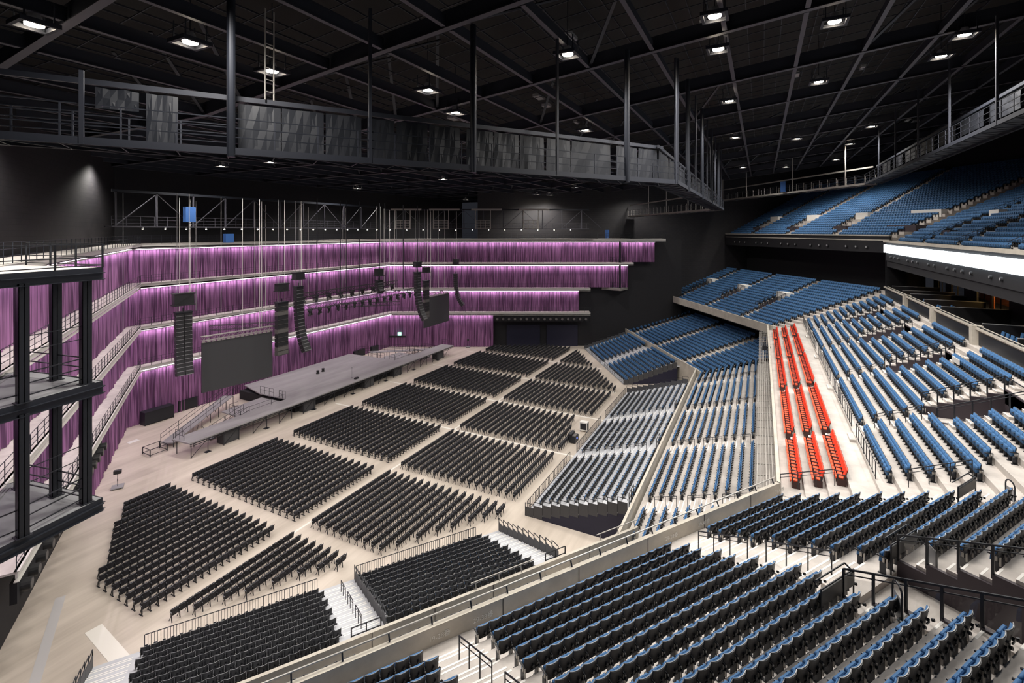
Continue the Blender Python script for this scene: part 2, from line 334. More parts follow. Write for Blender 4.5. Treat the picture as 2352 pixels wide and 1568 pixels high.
# steel towers where the galleries project
tip = [CF(-19.3, 22.9), CF(-20.3, 19.2), CF(-21.4, 17.2), CF(-22.6, 17.2), CF(-26.0, 23.2), CF(-24.6, 24.6)]
cols = [CF(-19.75, 22.5), CF(-21.7, 23.1), CF(-20.15, 20.0), CF(-24.1, 23.8)]
cs = [.36, .36, .34, .36]
for side in (0, 1):
    mx = (lambda p: (p[0], p[1])) if side == 0 else (lambda p: (-p[0], p[1]))
    lvls = [13.3, 18.8, 24.15] if side == 0 else [13.3, 18.95, 24.2]
    t = empty('steel_tower', (*mx(tip[0]), 0), ('black steel platform tower in the left foreground' if side == 0 else 'grey steel platform tower by the far right end of the curtains'), 'tower')
    base = np.array([*mx(tip[0]), 0.0])
    def loc_(p, z): q = mx(p); return (q[0] - base[0], q[1] - base[1], z)
    for c, w_ in zip(cols, cs):
        zb = lvls[0]; m_ = MB(); x, y, _ = loc_(c, 0)
        for za, zc in zip(lvls[:-1], lvls[1:]):
            m_.box(x - w_/2, x + w_/2, y - w_/2, y - w_/2 + .03, za, zc - .45); m_.box(x - w_/2, x + w_/2, y + w_/2 - .03, y + w_/2, za, zc - .45); m_.box(x - .015, x + .015, y - w_/2, y + w_/2, za, zc - .45)
            m_.box(x - w_/2, x - w_/2 + .02, y - w_/2, y + w_/2, za, zc - .45); m_.box(x - .25, x + .25, y - .25, y + .25, za, za + .03)
        m_.build('column', 'black', t)
    for li, z in enumerate(lvls):
        pts = [loc_(p, 0)[:2] for p in tip]
        MB().prism(pts, z - .14, z - .01).build('platform', 'grating' if z < 20 else 'conc', t)
        e = MB()
        for i in range(len(pts)):
            if side == 0 and i == 3: continue
            a_, b_ = (*pts[i], 0), (*pts[(i + 1) % len(pts)], 0)
            A3 = (a_[0], a_[1], z - .19); B3 = (b_[0], b_[1], z - .19)
            e.bar((a_[0], a_[1], z - .12), (b_[0], b_[1], z - .12), .02, .26); e.bar((a_[0], a_[1], z - .24), (b_[0], b_[1], z - .24), .26, .025)
            e.bar((a_[0], a_[1], z - .40), (b_[0], b_[1], z - .40), .02, .30); e.bar((a_[0], a_[1], z - .55), (b_[0], b_[1], z - .55), .26, .025)
        e.build('edge_beam', 'steel' if side == 0 else 'galv', t)
        rr = MB()
        if z > 20 or side:
            railing(rr, [(pts[5][0], pts[5][1], z), (pts[0][0], pts[0][1], z), (pts[1][0], pts[1][1], z), (pts[2][0], pts[2][1], z)], sp=2.0, bars=(1.1, .5, .12), r=.022, pr=.035)
        else:
            P_ = [loc_(cols[0], 0), loc_(cols[1], 0), loc_(cols[2], 0)]
            for hh in (1.2, .75, .25):
                rr.bar((P_[0][0], P_[0][1], z + hh), (P_[1][0], P_[1][1], z + hh), .045); rr.bar((P_[0][0], P_[0][1], z + hh), (P_[2][0], P_[2][1], z + hh), .045)
                rr.bar((P_[1][0], P_[1][1], z + hh), (loc_(cols[3], 0)[0], loc_(cols[3], 0)[1], z + hh), .045)
            for hh in (2.1, 2.7):
                rr.bar((P_[0][0], P_[0][1], z + hh), (P_[2][0], P_[2][1], z + hh), .03)
            railing(rr, [(P_[2][0], P_[2][1], z), (pts[2][0], pts[2][1], z)], sp=2.2, bars=(1.15, .35), r=.022, pr=.03)
        rr.build('guard_rail', 'black', t)
# ------------------------------------------------------------------ roof
ce = MB()
for i in range(18):
    y0, y1 = -100 + i * 8, -100 + (i + 1) * 8
    za, zb2 = roof_z(-y0) + 3.6, roof_z(-y1) + 3.6
    ce.poly([(-72, y0, za), (72, y0, za), (72, y1, zb2), (-72, y1, zb2), (-72, y0, za + .3), (72, y0, za + .3), (72, y1, zb2 + .3), (-72, y1, zb2 + .3)],
            [(0, 1, 2, 3)[::-1], (4, 5, 6, 7), (0, 1, 5, 4), (1, 2, 6, 5), (2, 3, 7, 6), (3, 0, 4, 7)])
struct(ce.build('ceiling', 'roof'), 'black roof deck high above the seats')
lb = MB(); gb = MB(); pu = MB(); br = MB()
A_LINES = [50.69 + 4.38 * k for k in range(-19, 12)]
B_LINES = [-59.5, -48.3, -37.1, -25.9, -14.7, -3.5, 7.7, 18.9, 30.1, 41.3, 52.5, 63.7]
for a in A_LINES:
    z = roof_z(a); 
    for b0, b1 in zip(B_LINES[:-1], B_LINES[1:]):
        lb.bar((b0 + .35, -a, z), (b1 - .35, -a, z), .27, .04); lb.bar((b0 + .1, -a, z + .35), (b1 - .1, -a, z + .35), .03, .7, 1)
for j, b in enumerate(B_LINES):
    for a0, a1 in zip(A_LINES[:-1], A_LINES[1:]):
        z0, z1 = roof_z(a0), roof_z(a1)
        gb.bar((b, -a0, z0 - .02), (b, -a1, z1 - .02), .40, .05); gb.bar((b, -a0, z0 + .5), (b, -a1, z1 + .5), .04, 1.0, 1)
        if j % 2 == 0 and rng.random() < .5: br.tube((b, -a0, z0 + .1), (b + 5.6, -a1, z1 + 2.6), .09, 6)
        elif rng.random() < .35: br.bar((b, -a0, z0 + .2), (b - 5.6, -a1 + .3, z1 + 3.0), .22, .10)
for a in A_LINES:
    for s_ in (1.1, 2.2, 3.3):
        z = roof_z(a + s_) + 2.2; pu.bar((-62, -(a + s_), z), (66, -(a + s_), z), .05, .09)
for b in np.arange(-60, 66, 1.87):
    for a0 in np.arange(-34, 98, 12.0):
        pu.bar((b, -a0, roof_z(a0) + 2.05), (b, -(a0 + 12), roof_z(a0 + 12) + 2.05), .05, .05)
struct(lb.build('roof_beam', ['beam', 'beam2']), 'parallel roof beams'); struct(gb.build('roof_girder', ['beam', 'beam2']), 'roof girders')
struct(pu.build('roof_purlin', 'beam2'), 'thin roof purlin grid'); struct(br.build('roof_brace', 'beam2'), 'slanting roof braces')
# duct-like boxes added at random to lighten the dark roof
du = MB()
for k in range(60):
    x, y = rng.uniform(-55, 60), rng.uniform(-85, 20); z = roof_z(-y) + rng.uniform(1.2, 2.8)
    L = rng.uniform(.6, 2.2); W = rng.uniform(.3, .8)
    du.box(x, x + L, y, y + W, z, z + .25)
struct(du.build('roof_filler_box', 'case'), 'small duct-like boxes added to lighten the roof steel')
# flood lamps
fl_groups = 'floodlights under the roof'
def where(x, y):
    a = 'stage' if y > 0 else ('middle' if y > -35 else ('rear' if y > -58 else 'far rear'))
    return a
for i, p in enumerate(flood_pos[:len(flood_xy)]):
    q = proj(p)
    hx = 'left' if q[0] < 800 else ('centre' if q[0] < 1500 else 'right')
    o = empty('floodlight', (p[0], p[1], p[2]), 'warm round floodlight under the %s of the roof, %s from the left' % ('stage end' if p[1] > -22 else 'house end', ORD[1 + sorted(range(len(flood_xy)), key=lambda t_: proj(flood_pos[t_])[0]).index(i)]), 'floodlight', fl_groups)
    m_ = MB().bar((0, 0, .4), (0, 0, 4.0), .04)
    for k in range(4):
        x_, y_ = (-.5, .5)[k % 2], (-.5, .5)[k // 2]; m_.bar((x_, y_, 0), (x_, y_, 1.0), .05)
    m_.box(-.7, .7, -.7, -.55, -.1, .1); m_.box(-.7, .7, .55, .7, -.1, .1); m_.box(-.7, -.55, -.55, .55, -.1, .1); m_.box(.55, .7, -.55, .55, -.1, .1)
    m_.build('frame', 'beam2', o)
    h_ = MB().tube((0, 0, .05), (0, 0, .5), .36, 12, r2=.2); h_.build('housing', 'case', o)
    MB().tube((0, 0, -.02), (0, 0, .04), .34, 14).build('lens', 'lamp', o)
# ------------------------------------------------------------------ terraces and parapets
def quad(F, n0, n1, ta0, tb0, ta1, tb1): return [F.P(n0, ta0)[:2], F.P(n0, tb0)[:2], F.P(n1, tb1)[:2], F.P(n1, ta1)[:2]]
def terrace(name, F, n0, p, r, z0, K, tmin, tmax, thick=.5, m='conc', lab=None, holes=None, to_floor=False):
    """K treads; seat backs of row k stand at n0 + k p"""
    mb = MB()
    for k in range(K):
        na, nb = n0 + k * p - .72, n0 + (k + 1) * p - .72; z = z0 + k * r
        segs = [(tmin(na), tmax(na), tmin(nb), tmax(nb))]
        for h in (holes or []):
            if h[2] <= k <= h[3]:
                new = []
                for s_ in segs:
                    if s_[0] < h[0] and h[1] < s_[1]: new += [(s_[0], h[0], s_[2], h[0]), (h[1], s_[1], h[1], s_[3])]
                    else: new.append(s_)
                segs = new
        for s_ in segs: mb.prism(quad(F, na, nb, *s_), (0.0 if to_floor else z - r - thick), z)
    return struct(mb.build(name, m), lab)
def fwall(name, F, n, t0, t1, z0, z1, th=.2, m='wallc', lab=None, joint=3.6):
    mb = MB().prism(quad(F, n - th, n, t0, t1, t0, t1), z0, z1)
    o = struct(mb.build(name, [m, 'dark']), lab); return o
zl1, rl1, zl3, rl3, zl5, rl5 = 2.96, .25, 10.5, .35, 24.6, .44
lo_ = lambda v: (lambda n: v)
n1 = lambda n: n_max(n, 1); n3 = lambda n: n_max(n, 3); r1 = lambda n: r_half(n, 1); r3 = lambda n: r_half(n, 3)
# level one
terrace('terrace_1', FN, 50.4, .85, rl1, zl1, 6, lo_(-31.6), n1, to_floor=True, lab='near lower terrace under the balcony')
terrace('terrace_2', FR, 44.4, .85, rl1, zl1, 14, lambda n: -r1(n), r1, lab='rear lower terrace', to_floor=True)
terrace('terrace_3', FF, 50.1, .85, rl1, zl1, 17, lambda n: -n1(n), lo_(31.6), lab='far lower terrace', to_floor=True)
for nm, F, n, ta, tb, zt in [('parapet_1', FN, 49.68, -31.6, 5.95, 3.98), ('parapet_2', FR, 43.5, -24.2, 24.2, 3.85), ('parapet_3', FF, 49.3, -5.95, 31.6, 3.9)]:
    fwall(nm, F, n, ta, tb, 0, zt, lab='low concrete parapet in front of the lower terrace')
# level three
HN = [(-2.7, .9, 10, 14)]
terrace('terrace_4', FN, 60.35, .84, rl3, zl3, 17, lo_(-31.6), n3, lab='near balcony terrace', holes=HN)
HR = [(-19.0, -15.7, 5, 9), (-6.4, -4.2, 5, 9), (6.3, 9.3, 5, 9), (18.7, 21.6, 5, 9)]
terrace('terrace_5', FR, 59.1, .855, rl3, 11.9, 13, lambda n: -r3(n), r3, lab='rear balcony terrace', holes=HR)
HF = [(1.0, 3.2, 5, 9), (13.3, 15.4, 5, 9), (25.9, 27.9, 5, 9)]
terrace('terrace_6', FF, 60.9, .85, rl3, zl3, 19, lambda n: -n3(n) - .3, lo_(31.6), lab='far balcony terrace', holes=HF)
mb = MB()     # flat front walkways and the three red rows of the rear balcony
mb.prism(quad(FN, 59.4, 59.63, -31.6, n3(59.4), -31.6, n3(59.6)), zl3 - .6, zl3)
for k in range(3):
    na, nb = 54.75 + 1.13 * k - (.95 if k else 1.1), 54.75 + 1.13 * (k + 1) - .95
    if k == 2: nb = 56.4 + .7
    mb.prism(quad(FR, na, nb, -r3(na), r3(na), -r3(nb), r3(nb)), zl3 - .6, zl3 + .35 * k)
mb.prism(quad(FR, 57.1, 58.38, -r3(57.1), r3(57.1), -r3(58.4), r3(58.4)), zl3 - .3, 11.62)
mb.prism(quad(FF, 60.0, 60.18, -n3(59.4), 31.6, -n3(60.2), 31.6), zl3 - .6, zl3)
struct(mb.build('walkway', 'conc'), 'balcony front walkway')
# balcony parapets with joints
for nm, F, n, ta, tb, z0_, z1_ in [('parapet_4', FN, 59.4, -31.6, 7.75, 9.7, 11.2), ('parapet_5', FR, 53.7, -26.6, 26.6, 9.7, 11.2), ('parapet_6', FF, 60.0, -8.3, 31.6, 9.85, 11.2)]:
    fwall(nm, F, n, ta, tb, z0_, z1_, lab='concrete balcony parapet')
jt = MB()
for F, n, z0_, z1_, ts in [(FN, 59.4, 10.5, 11.2, [-10.6, -6.84, -2.75, 1.2, 5.0]), (FN, 49.48, 0, 3.98, [-13.5, -9.9, -6.1, -2.3, 1.4]), ]:
    for t in ts:
        jt.prism(quad(F, n - .002 if n < 55 else n, n + .012 if n > 55 else n + .0, t, t + .03, t, t + .03), z0_, z1_) if n > 55 else jt.prism(quad(F, n + .2, n + .212, t, t + .03, t, t + .03), z0_, z1_)
struct(jt.build('trim_4', 'dark'), 'dark joints in the parapets')
# soffits under the balconies
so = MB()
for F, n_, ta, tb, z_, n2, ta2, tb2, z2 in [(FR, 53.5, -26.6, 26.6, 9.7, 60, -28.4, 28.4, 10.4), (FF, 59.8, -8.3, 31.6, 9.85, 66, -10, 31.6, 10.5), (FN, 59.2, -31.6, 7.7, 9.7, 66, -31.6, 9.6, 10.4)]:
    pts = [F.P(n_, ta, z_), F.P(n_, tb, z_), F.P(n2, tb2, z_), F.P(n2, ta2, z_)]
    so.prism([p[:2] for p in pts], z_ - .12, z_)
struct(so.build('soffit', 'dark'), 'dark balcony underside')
# pipes hung along the front of the rear balcony, with coiled cables and brackets
pp = empty('pipe_rail', FR.P(53, 0, 0), 'row of parallel pale pipes along the rear balcony front', 'pipes')
m_ = MB()
for i, n in enumerate((52.45, 52.62, 52.8, 52.98, 53.16, 53.34)):
    m_.tube((-26, 53 - n, 10.2 + .03 * i), (26, 53 - n, 10.2 + .03 * i), .035, 6)
for x in np.arange(-25.5, 26, 1.7): m_.bar((x, .65, 10.12), (x, -.5, 10.3), .05)
m_.build('pipe', 'galv', pp)
m_ = MB()
for i, x in enumerate(np.arange(-25.6, 26, .8)):
    L = .25 + .2 * ((i * 7) % 3); m_.path([(x, -.52, 10.95), (x + .12, -.62, 10.62), (x - L * .6, -.60, 10.5), (x - L, -.55, 10.7)], .025, 5)
m_.build('hanger', 'black', pp)
# handrails -------------------------------------------------------
def hrail(F, t, n0, z0, p, r, k0, k1, label, h=.95):
    a = F.P(n0 + k0 * p - .3, t, z0 + k0 * r); o = empty('handrail', a, label, 'handrail', 'black aisle handrails')
    base = np.array(a); pts = []
    for k in range(k0, k1 + 1): pts.append(np.array(F.P(n0 + k * p - .3, t, z0 + k * r)) - base)
    up = np.array([0, 0, h]); m_ = MB()
    m_.path([pts[0] + up] + [q + up for q in pts[1:]], .026, 6)
    m_.path([pts[0] + up * .8] + [q + up * .8 for q in pts[1:]], .016, 6); m_.build('rail', 'black', o)
    posts([MB().tube(q, q + up, .024, 6) for q in pts], 'black', o)
nmR = ['nearest', 'second', 'third', 'fourth']
for t, nmx in ((-1.0, 'the aisle right of the middle foreground seats'), (-13.1, 'the aisle left of the middle foreground seats')):
    for k0, w2 in ((1, 'front'), (5, 'back')): hrail(FN, t, 60.35, zl3, .84, rl3, k0, k0 + 3, 'black pipe handrail at the %s of %s' % (w2, nmx))
for i, t in enumerate((-17.6, -5.6, 7.2, 19.7)): hrail(FR, t, 59.1, 11.9, .855, rl3, 1, 4, 'black pipe handrail in the %s aisle of the rear balcony' % nmR[i])
hrail(FR, -26.3, 59.1, 11.9, .855, rl3, 1, 4, 'black pipe handrail at the corner beside the nearest rear balcony seats')
hrail(FR, -26.0, 54.0, zl3, .9, .3, 0, 3, 'black pipe handrail at the end of the red seat rows')
for i, t in enumerate((-18.3, -6.3, 5.5, 17.6)):
    for k0 in (1, 4, 7):
        hrail(FR, t, 44.4, zl1, .85, rl1, k0, k0 + 2, 'thin handrail at row %s in the %s aisle of the rear lower terrace' % (CARD[k0], nmR[i]))
for i, t in enumerate((25.0, 13.1, 1.05)):
    hrail(FF, t, 50.1, .85 and zl1, .85, rl1, 8, 12, 'pale handrail under the far balcony, %s aisle from the left' % ORD[i + 1])
for i, t in enumerate((26.4, 13.75, 1.45)):
    hrail(FF, t, 60.9, zl3, .85, rl3, 0, 4, 'black handrail low in the far balcony, %s aisle from the left' % ORD[i + 1])
for i, t in enumerate((22.4, 10.9, -1.2)):
    hrail(FF, t, 76.2, zl5 + .3, .85, rl5, 1, 5, 'handrail low in the upper far tier, %s aisle from the left' % ORD[i + 1])
    hrail(FF, t, 76.2, zl5 + .3, .85, rl5, 9, 26, 'long handrail high in the upper far tier, %s aisle from the left' % ORD[i + 1])
for i, t in enumerate((-6.7, 5.2, 17.2)):
    hrail(FR, t, 70.4, zl5 - .5, .85, rl5, 0, 5, 'handrail low in the upper rear tier, %s aisle from the right' % ORD[i + 1])
    hrail(FR, t, 70.4, zl5 - .5, .85, rl5, 8, 24, 'long handrail high in the upper rear tier, %s aisle from the right' % ORD[i + 1])
# stage-side steps in the aisles -----------------------------------
def aisle(F, n0, p, r, z0, k0, k1, ta, tb, lab, mb):
    for k in range(k0, k1):
        nb = n0 + (k + 1) * p - .72; z = z0 + k * r
        mb.prism(quad(F, nb - .34, nb, ta, tb, ta, tb), z, z + r * .5)
        mb.prism(quad(F, nb - .34, nb - .27, ta, tb, ta, tb), z + r * .5, z + r * .5 + .006, 1)
        mb.prism(quad(F, nb, nb + .07, ta, tb, ta, tb), z + r, z + r + .006, 1)
am = MB()
for ta, tb, k0, k1 in ((-1.85, .35, 0, 9), (-14.1, -12.2, 0, 16), (-3.25, -2.75, 10, 16), (.95, 1.55, 10, 16), (-26.2, -24.3, 0, 16)): aisle(FN, 60.35, .84, rl3, zl3, k0, k1, ta, tb, '', am)
for ta, tb in ((-18.2, -17.0), (-6.2, -5.0), (6.6, 7.8), (19.1, 20.3)): aisle(FR, 59.1, .855, rl3, 11.9, 0, 5, ta, tb, '', am)
for ta, tb in ((-19.9, -19.05), (-15.6, -14.8), (-7.2, -6.45), (-4.15, -3.5), (5.4, 6.25), (9.35, 10.2), (17.7, 18.65), (21.65, 22.4)): aisle(FR, 59.1, .855, rl3, 11.9, 5, 11, ta, tb, '', am)
for ta, tb in ((-19.2, -17.3), (-7.3, -5.3), (4.5, 6.4), (16.8, 18.5)): aisle(FR, 44.4, .85, rl1, zl1, 0, 9, ta, tb, '', am)
for ta, tb in ((.15, 1.95), (12.4, 13.9), (23.95, 26.0)): aisle(FF, 50.1, .85, rl1, zl1, 0, 14, ta, tb, '', am)
for ta, tb in ((.85, 2.05), (13.15, 14.35), (25.75, 26.95)): aisle(FF, 60.9, .85, rl3, zl3, 0, 17, ta, tb, '', am)
struct(am.build('aisle_stair', ['conc', 'nosing']), 'aisle steps with pale nosings')
cn = MB()   # fan steps where two facets meet
for k in range(0, 10):
    n = 60.35 + .84 * k - .72; t1 = n3(n); t0 = 6.75 + .255 * k
    cn.prism([FN.P(n + .5, t0)[:2], FN.P(n + .5, t1 + .1)[:2], FN.P(n + .84, t1 + .2)[:2], FN.P(n + .84, t0)[:2]], zl3 + rl3 * k, zl3 + rl3 * (k + .5))
    cn.prism([FN.P(n + .5, t0)[:2], FN.P(n + .5, t1 + .1)[:2], FN.P(n + .57, t1 + .1)[:2], FN.P(n + .57, t0)[:2]], zl3 + rl3 * (k + .5), zl3 + rl3 * (k + .5) + .006, 1)
    cn.prism([FN.P(n, t0)[:2], FN.P(n, t1 - .1)[:2], FN.P(n + .07, t1 - .1)[:2], FN.P(n + .07, t0)[:2]], zl3 + rl3 * k, zl3 + rl3 * k + .006, 1)
struct(cn.build('corner_stair', ['conc', 'nosing']), 'fan of corner steps')
rs_ = MB()  # small step blocks between the red rows and down from the back walkway
for b in (-18.25, -6.25, 5.8, 17.6):
    for k in (0, 1, 2):
        n = 54.75 + 1.13 * (k + 1) - .95 if k < 2 else 57.1
        z = zl3 + .35 * k
        rs_.prism(quad(FR, n - .32, n, b - .75, b + .75, b - .75, b + .75), z, z + .18); rs_.prism(quad(FR, n - .32, n - .24, b - .75, b + .75, b - .75, b + .75), z + .18, z + .186, 1)
        rs_.prism(quad(FR, n, n + .07, b - .75, b + .75, b - .75, b + .75), z + .35, z + .356, 1)
    n = 58.38; rs_.prism(quad(FR, n - .35, n, b - 1.0, b + .3, b - 1.0, b + .3), 11.62, 11.8); rs_.prism(quad(FR, n - .35, n - .27, b - 1.0, b + .3, b - 1.0, b + .3), 11.8, 11.806, 1)
struct(rs_.build('walkway_step', ['conc', 'nosing']), 'small step blocks between the red rows')
# black fence behind the red rows
segsF = [(-25.2, -19.0), (-16.9, -6.9), (-5.0, 6.0), (8.0, 18.8), (20.5, 27.4)]
for i, (a, b) in enumerate(segsF):
    o = empty('balcony_fence', FR.P(58.42, (a + b) / 2, 11.9), 'black fence behind the red seats, %s section from the near end' % ORD[i + 1], 'fence', 'black fences behind the red seats')
    L = (b - a) / 2; m_ = MB(); m_.tube((-L, 0, .95), (L, 0, .95), .022, 6); m_.tube((-L, 0, .12), (L, 0, .12), .018, 6); m_.build('rail', 'black', o)
    posts([MB().box(x - .03, x + .03, -.02, .02, 0, .95) for x in np.linspace(-L, L, max(3, int(2 * L / .75)))], 'black', o)
# silver rails on the lower parapets
for i, (F, n, a, b, z) in enumerate([(FN, 49.55, -7.5, -3.0, 3.98), (FN, 49.55, 2.2, 5.9, 3.98), (FN, 59.25, -25, 7.6, 11.2), (FN, 49.55, -30, -27, 3.98)]):
    o = empty('parapet_rail', F.P(n, (a + b) / 2, z), ['short silver rail on the lower parapet beside the left stand', 'silver rail where the lower parapet turns the corner', 'long silver rail along the near balcony parapet', 'silver rail at the far left of the lower parapet'][i], 'rail', 'silver rails on the parapets', rz=F.rot)
    L = (b - a) / 2; hh = .42 if i != 2 else .25
    m_ = MB().tube((-L, .1, hh), (L, .1, hh), .035, 8); m_.build('rail', 'galv', o)
    m_ = MB()
    for x in np.arange(-L + .3, L, 1.6): m_.bar((x, -.02, 0), (x, .1, hh), .05)
    m_.build('bracket', 'galv' if i != 2 else 'steel', o)
# ------------------------------------------------------------------ vomitories (stair openings with dark walls and glass guards)
def vomitory(F, n0, z0, p, r, ta, tb, k0, k1, label, glassy=True, box=False):
    o = empty('vomitory', F.P(n0 + k0 * p - .72, (ta + tb) / 2, z0 + k0 * r), label, 'stair opening', 'stair openings in the seating tiers', rz=F.rot)
    W = (tb - ta) / 2; D = (k1 - k0 + 1) * p; zf = -.6
    m_ = MB()
    m_.box(-W, W, -D, .1, zf - .3, zf); m_.build('pit_floor', 'conc', o)
    m_ = MB()
    for k in range(k1 - k0 + 1):
        for s in (-1, 1): m_.box(s * W - .07, s * W + .07, -(k + 1) * p, -k * p, zf, k * r + .06)
    m_.box(-W, W, -D - .1, -D, zf, (k1 - k0 + 1) * r + .1); m_.build('side_wall', 'purple', o)
    H = .95
    m_ = MB()
    for s in (-1, 1):
        m_.bar((s * W, 0, H), (s * W, -D, (k1 - k0 + 1) * r + H), .05); m_.bar((s * W, 0, H * .82), (s * W, -D, (k1 - k0 + 1) * r + H * .82), .03)
    m_.bar((-W, -D, (k1 - k0 + 1) * r + H), (W, -D, (k1 - k0 + 1) * r + H), .05)
    m_.build('top_rail', 'black', o)
    posts([MB().bar((s * W, -k * p, min(k, k1 - k0) * r - .1), (s * W, -k * p, k * r + H), .07) for s in (-1, 1) for k in range(0, k1 - k0 + 2)], 'black', o)
    if glassy:
        m_ = MB()
        for s in (-1, 1): m_.poly([(s * W, -.1, .1), (s * W, -D + .1, (k1 - k0) * r + .1), (s * W, -D + .1, (k1 - k0 + 1) * r + .72), (s * W, -.1, .72)], [(0, 1, 2, 3)])
        m_.build('glass_panel', 'glass', o)
    if box:
        zt = (k1 - k0 + 1) * r; m_ = MB().box(-W - .3, W + .3, -D - 1.5, -D, zt - .6, zt + 1.0); m_.build('parapet_box', 'white', o)
vomitory(FN, 60.35, zl3, .84, rl3, -2.7, .9, 10, 14, 'glass-sided stair opening in the right foreground seats')
for i, h in enumerate(HR): vomitory(FR, 59.1, 11.9, .855, rl3, h[0], h[1], 5, 9, '%s stair opening of the rear balcony' % nmR[i], glassy=False)
for i, h in enumerate(HF): vomitory(FF, 60.9, zl3, .85, rl3, h[0], h[1], 5, 9, 'stair opening with pale box in the far balcony, %s from the right' % ORD[i + 1], False, True)
# ------------------------------------------------------------------ suites between the rear balcony and the upper tier
fas = MB(); NF = 69.3
struct(MB().prism(quad(FR, NF, NF + 3.9, -r3(NF), r3(NF), -r3(NF), r3(NF)), 15.2, 16.5).build('suite_terrace', 'dark'), 'dark suite balcony floor')
pil = [-14.8, -3.4, 7.8, 19.0]
edges = [-r3(NF)] + pil + [r3(NF)]
for i in range(5):
    a, b = edges[i] + .35, edges[i + 1] - .35
    if i == 0: a = edges[0]
    if i == 4: b = edges[-1]
    m_ = MB().prism(quad(FR, NF - .05, NF + .25, a, b, a, b), 14.9, 17.45); m_.prism(quad(FR, NF - .28, NF + .3, a, b, a, b), 17.45, 17.62)
    struct(m_.build('suite_front_wall', 'wallc'), 'concrete suite front wall')
    o = tag(MB().prism(quad(FR, NF - .14, NF - .07, a + .2, b - .2, a + .2, b - .2), 16.15, 17.25).build('led_board', 'screen'), 'long black display board on the suite wall, %s from the near end' % ORD[i + 1], 'display board', 'black display boards on the suite wall')
    o.data.materials[0] = M['black']
    rl_ = MB()
    for s_ in np.arange(a + .3, b - .2, .9): rl_.bar(FR.P(NF - .05, s_, 17.62), FR.P(NF - .18, s_, 17.72), .06)
    rl_.bar(FR.P(NF - .18, a + .1, 17.74), FR.P(NF - .18, b - .1, 17.74), .05)
    tag(rl_.build('suite_rail', 'black'), 'low black rail on top of the suite wall, %s bay from the near end' % ORD[i + 1], 'rail', 'rails on the suite wall')
pl_ = MB()
for b in pil: pl_.prism(quad(FR, NF - .5, NF + .25, b - .35, b + .35, b - .35, b + .35), 14.9, 17.75)
struct(pl_.build('suite_pillar', 'wallc'), 'concrete pillars in the suite wall')
struct(MB().prism(quad(FR, NF + 3.8, NF + 4.0, -r3(NF), r3(NF), -r3(NF), r3(NF)), 20.0, 20.8).build('suite_head_wall', 'dark'), 'dark head wall over the suite windows')
bw = MB(); NB = NF + 5.7
winb = [-20, -11.0, -2.6, 5.8, 7.74, 0]
wins = [(-21.5, -18.0), (-13.2, -9.8), (-4.6, -1.2), (5.0, 8.4)]
wins = [(7.74 + 8.4 * k, 16.11 + 8.4 * k) for k in (-3,)]
bays = [(-16.9, -9.8), (-7.6, -1.8), (-.6, 4.6), (7.74, 16.11), (20.0, 24.6), (26.8, 29.9)]
mbw = MB(); last = -32.0
for a, b in bays:
    mbw.prism(quad(FR, NB, NB + .2, last, a, last, a), 16.2, 20.6); last = b
mbw.prism(quad(FR, NB, NB + .2, last, 32, last, 32), 16.2, 20.6)
for a, b in bays: mbw.prism(quad(FR, NB, NB + .2, a, b, a, b), 19.75, 20.6)
struct(mbw.build('suite_wall', 'dark'), 'dark rear wall of the suites with window bays')
struct(MB().prism(quad(FR, NF + 3.8, NB + 6, -32, 32, -32, 32), 15.9, 16.5).build('suite_floor', 'dark'), 'suite floor')
struct(MB().prism(quad(FR, NF + .2, NB + 6, -32, 32, -32, 32), 20.6, 20.8).build('suite_ceiling', 'dark'), 'suite ceiling')
struct(MB().prism(quad(FR, NB + 5, NB + 5.2, -32, 32, -32, 32), 16.2, 20.6).build('suite_room_wall', 'wood'), 'suite room wall')
for i, (a, b) in enumerate(bays):
    o = empty('suite_window', FR.P(NB + .05, (a + b) / 2, 16.5), 'tall glazed suite window, %s from the near end' % ORD[i + 1], 'window', 'glazed suite windows')
    L = (b - a) / 2; m_ = MB(); nmu = max(2, int((b - a) / 1.9))
    for x in np.linspace(-L, L, nmu + 1): m_.box(x - .04, x + .04, -.05, .05, 0, 3.25)
    m_.box(-L, L, -.05, .05, 3.2, 3.28); m_.build('frame', 'black', o)
    MB().box(-L, L, -.01, .01, 0, 3.2).build('pane', 'glass', o)
    if i in (3,):
        l = add_light('suite_light', 'POINT', FR.P(NB + 2.6, (a + b) / 2 - 1.0, 19.6), (0, 0, 0), 900, (1, .62, .22), shadow_soft_size=.3)
    elif i in (0, 4):
        l = add_light('suite_light', 'POINT', FR.P(NB + 2.6, (a + b) / 2, 19.6), (0, 0, 0), 120, (1, .75, .45), shadow_soft_size=.3)
so_ = empty('sofa', FR.P(NB + 2.2, 10.2, 16.5), 'yellow sofa glowing behind the largest suite window', 'sofa')
MB().box(-2.2, 2.2, -.5, .5, .15, .5).build('seat_cushion', 'sofa', so_); MB().box(-2.2, 2.2, -.7, -.45, .15, 1.1).build('backrest', 'sofa', so_)
for x in (-1.3, 0, 1.3):
    MB().box(x - .35, x + .35, -.42, -.25, .5, .95).build('pillow', 'white' if x == 0 else 'sofa', so_)
pn = MB().box(-.6, .6, -.05, .05, 0, 3.2).build('door_panel', 'orange', None, FR.P(NB + .5, 13.4, 16.5)); tag(pn, 'glowing orange-red panel beside the yellow sofa in the suite', 'panel'); pn.data.materials[0] = M['wood']
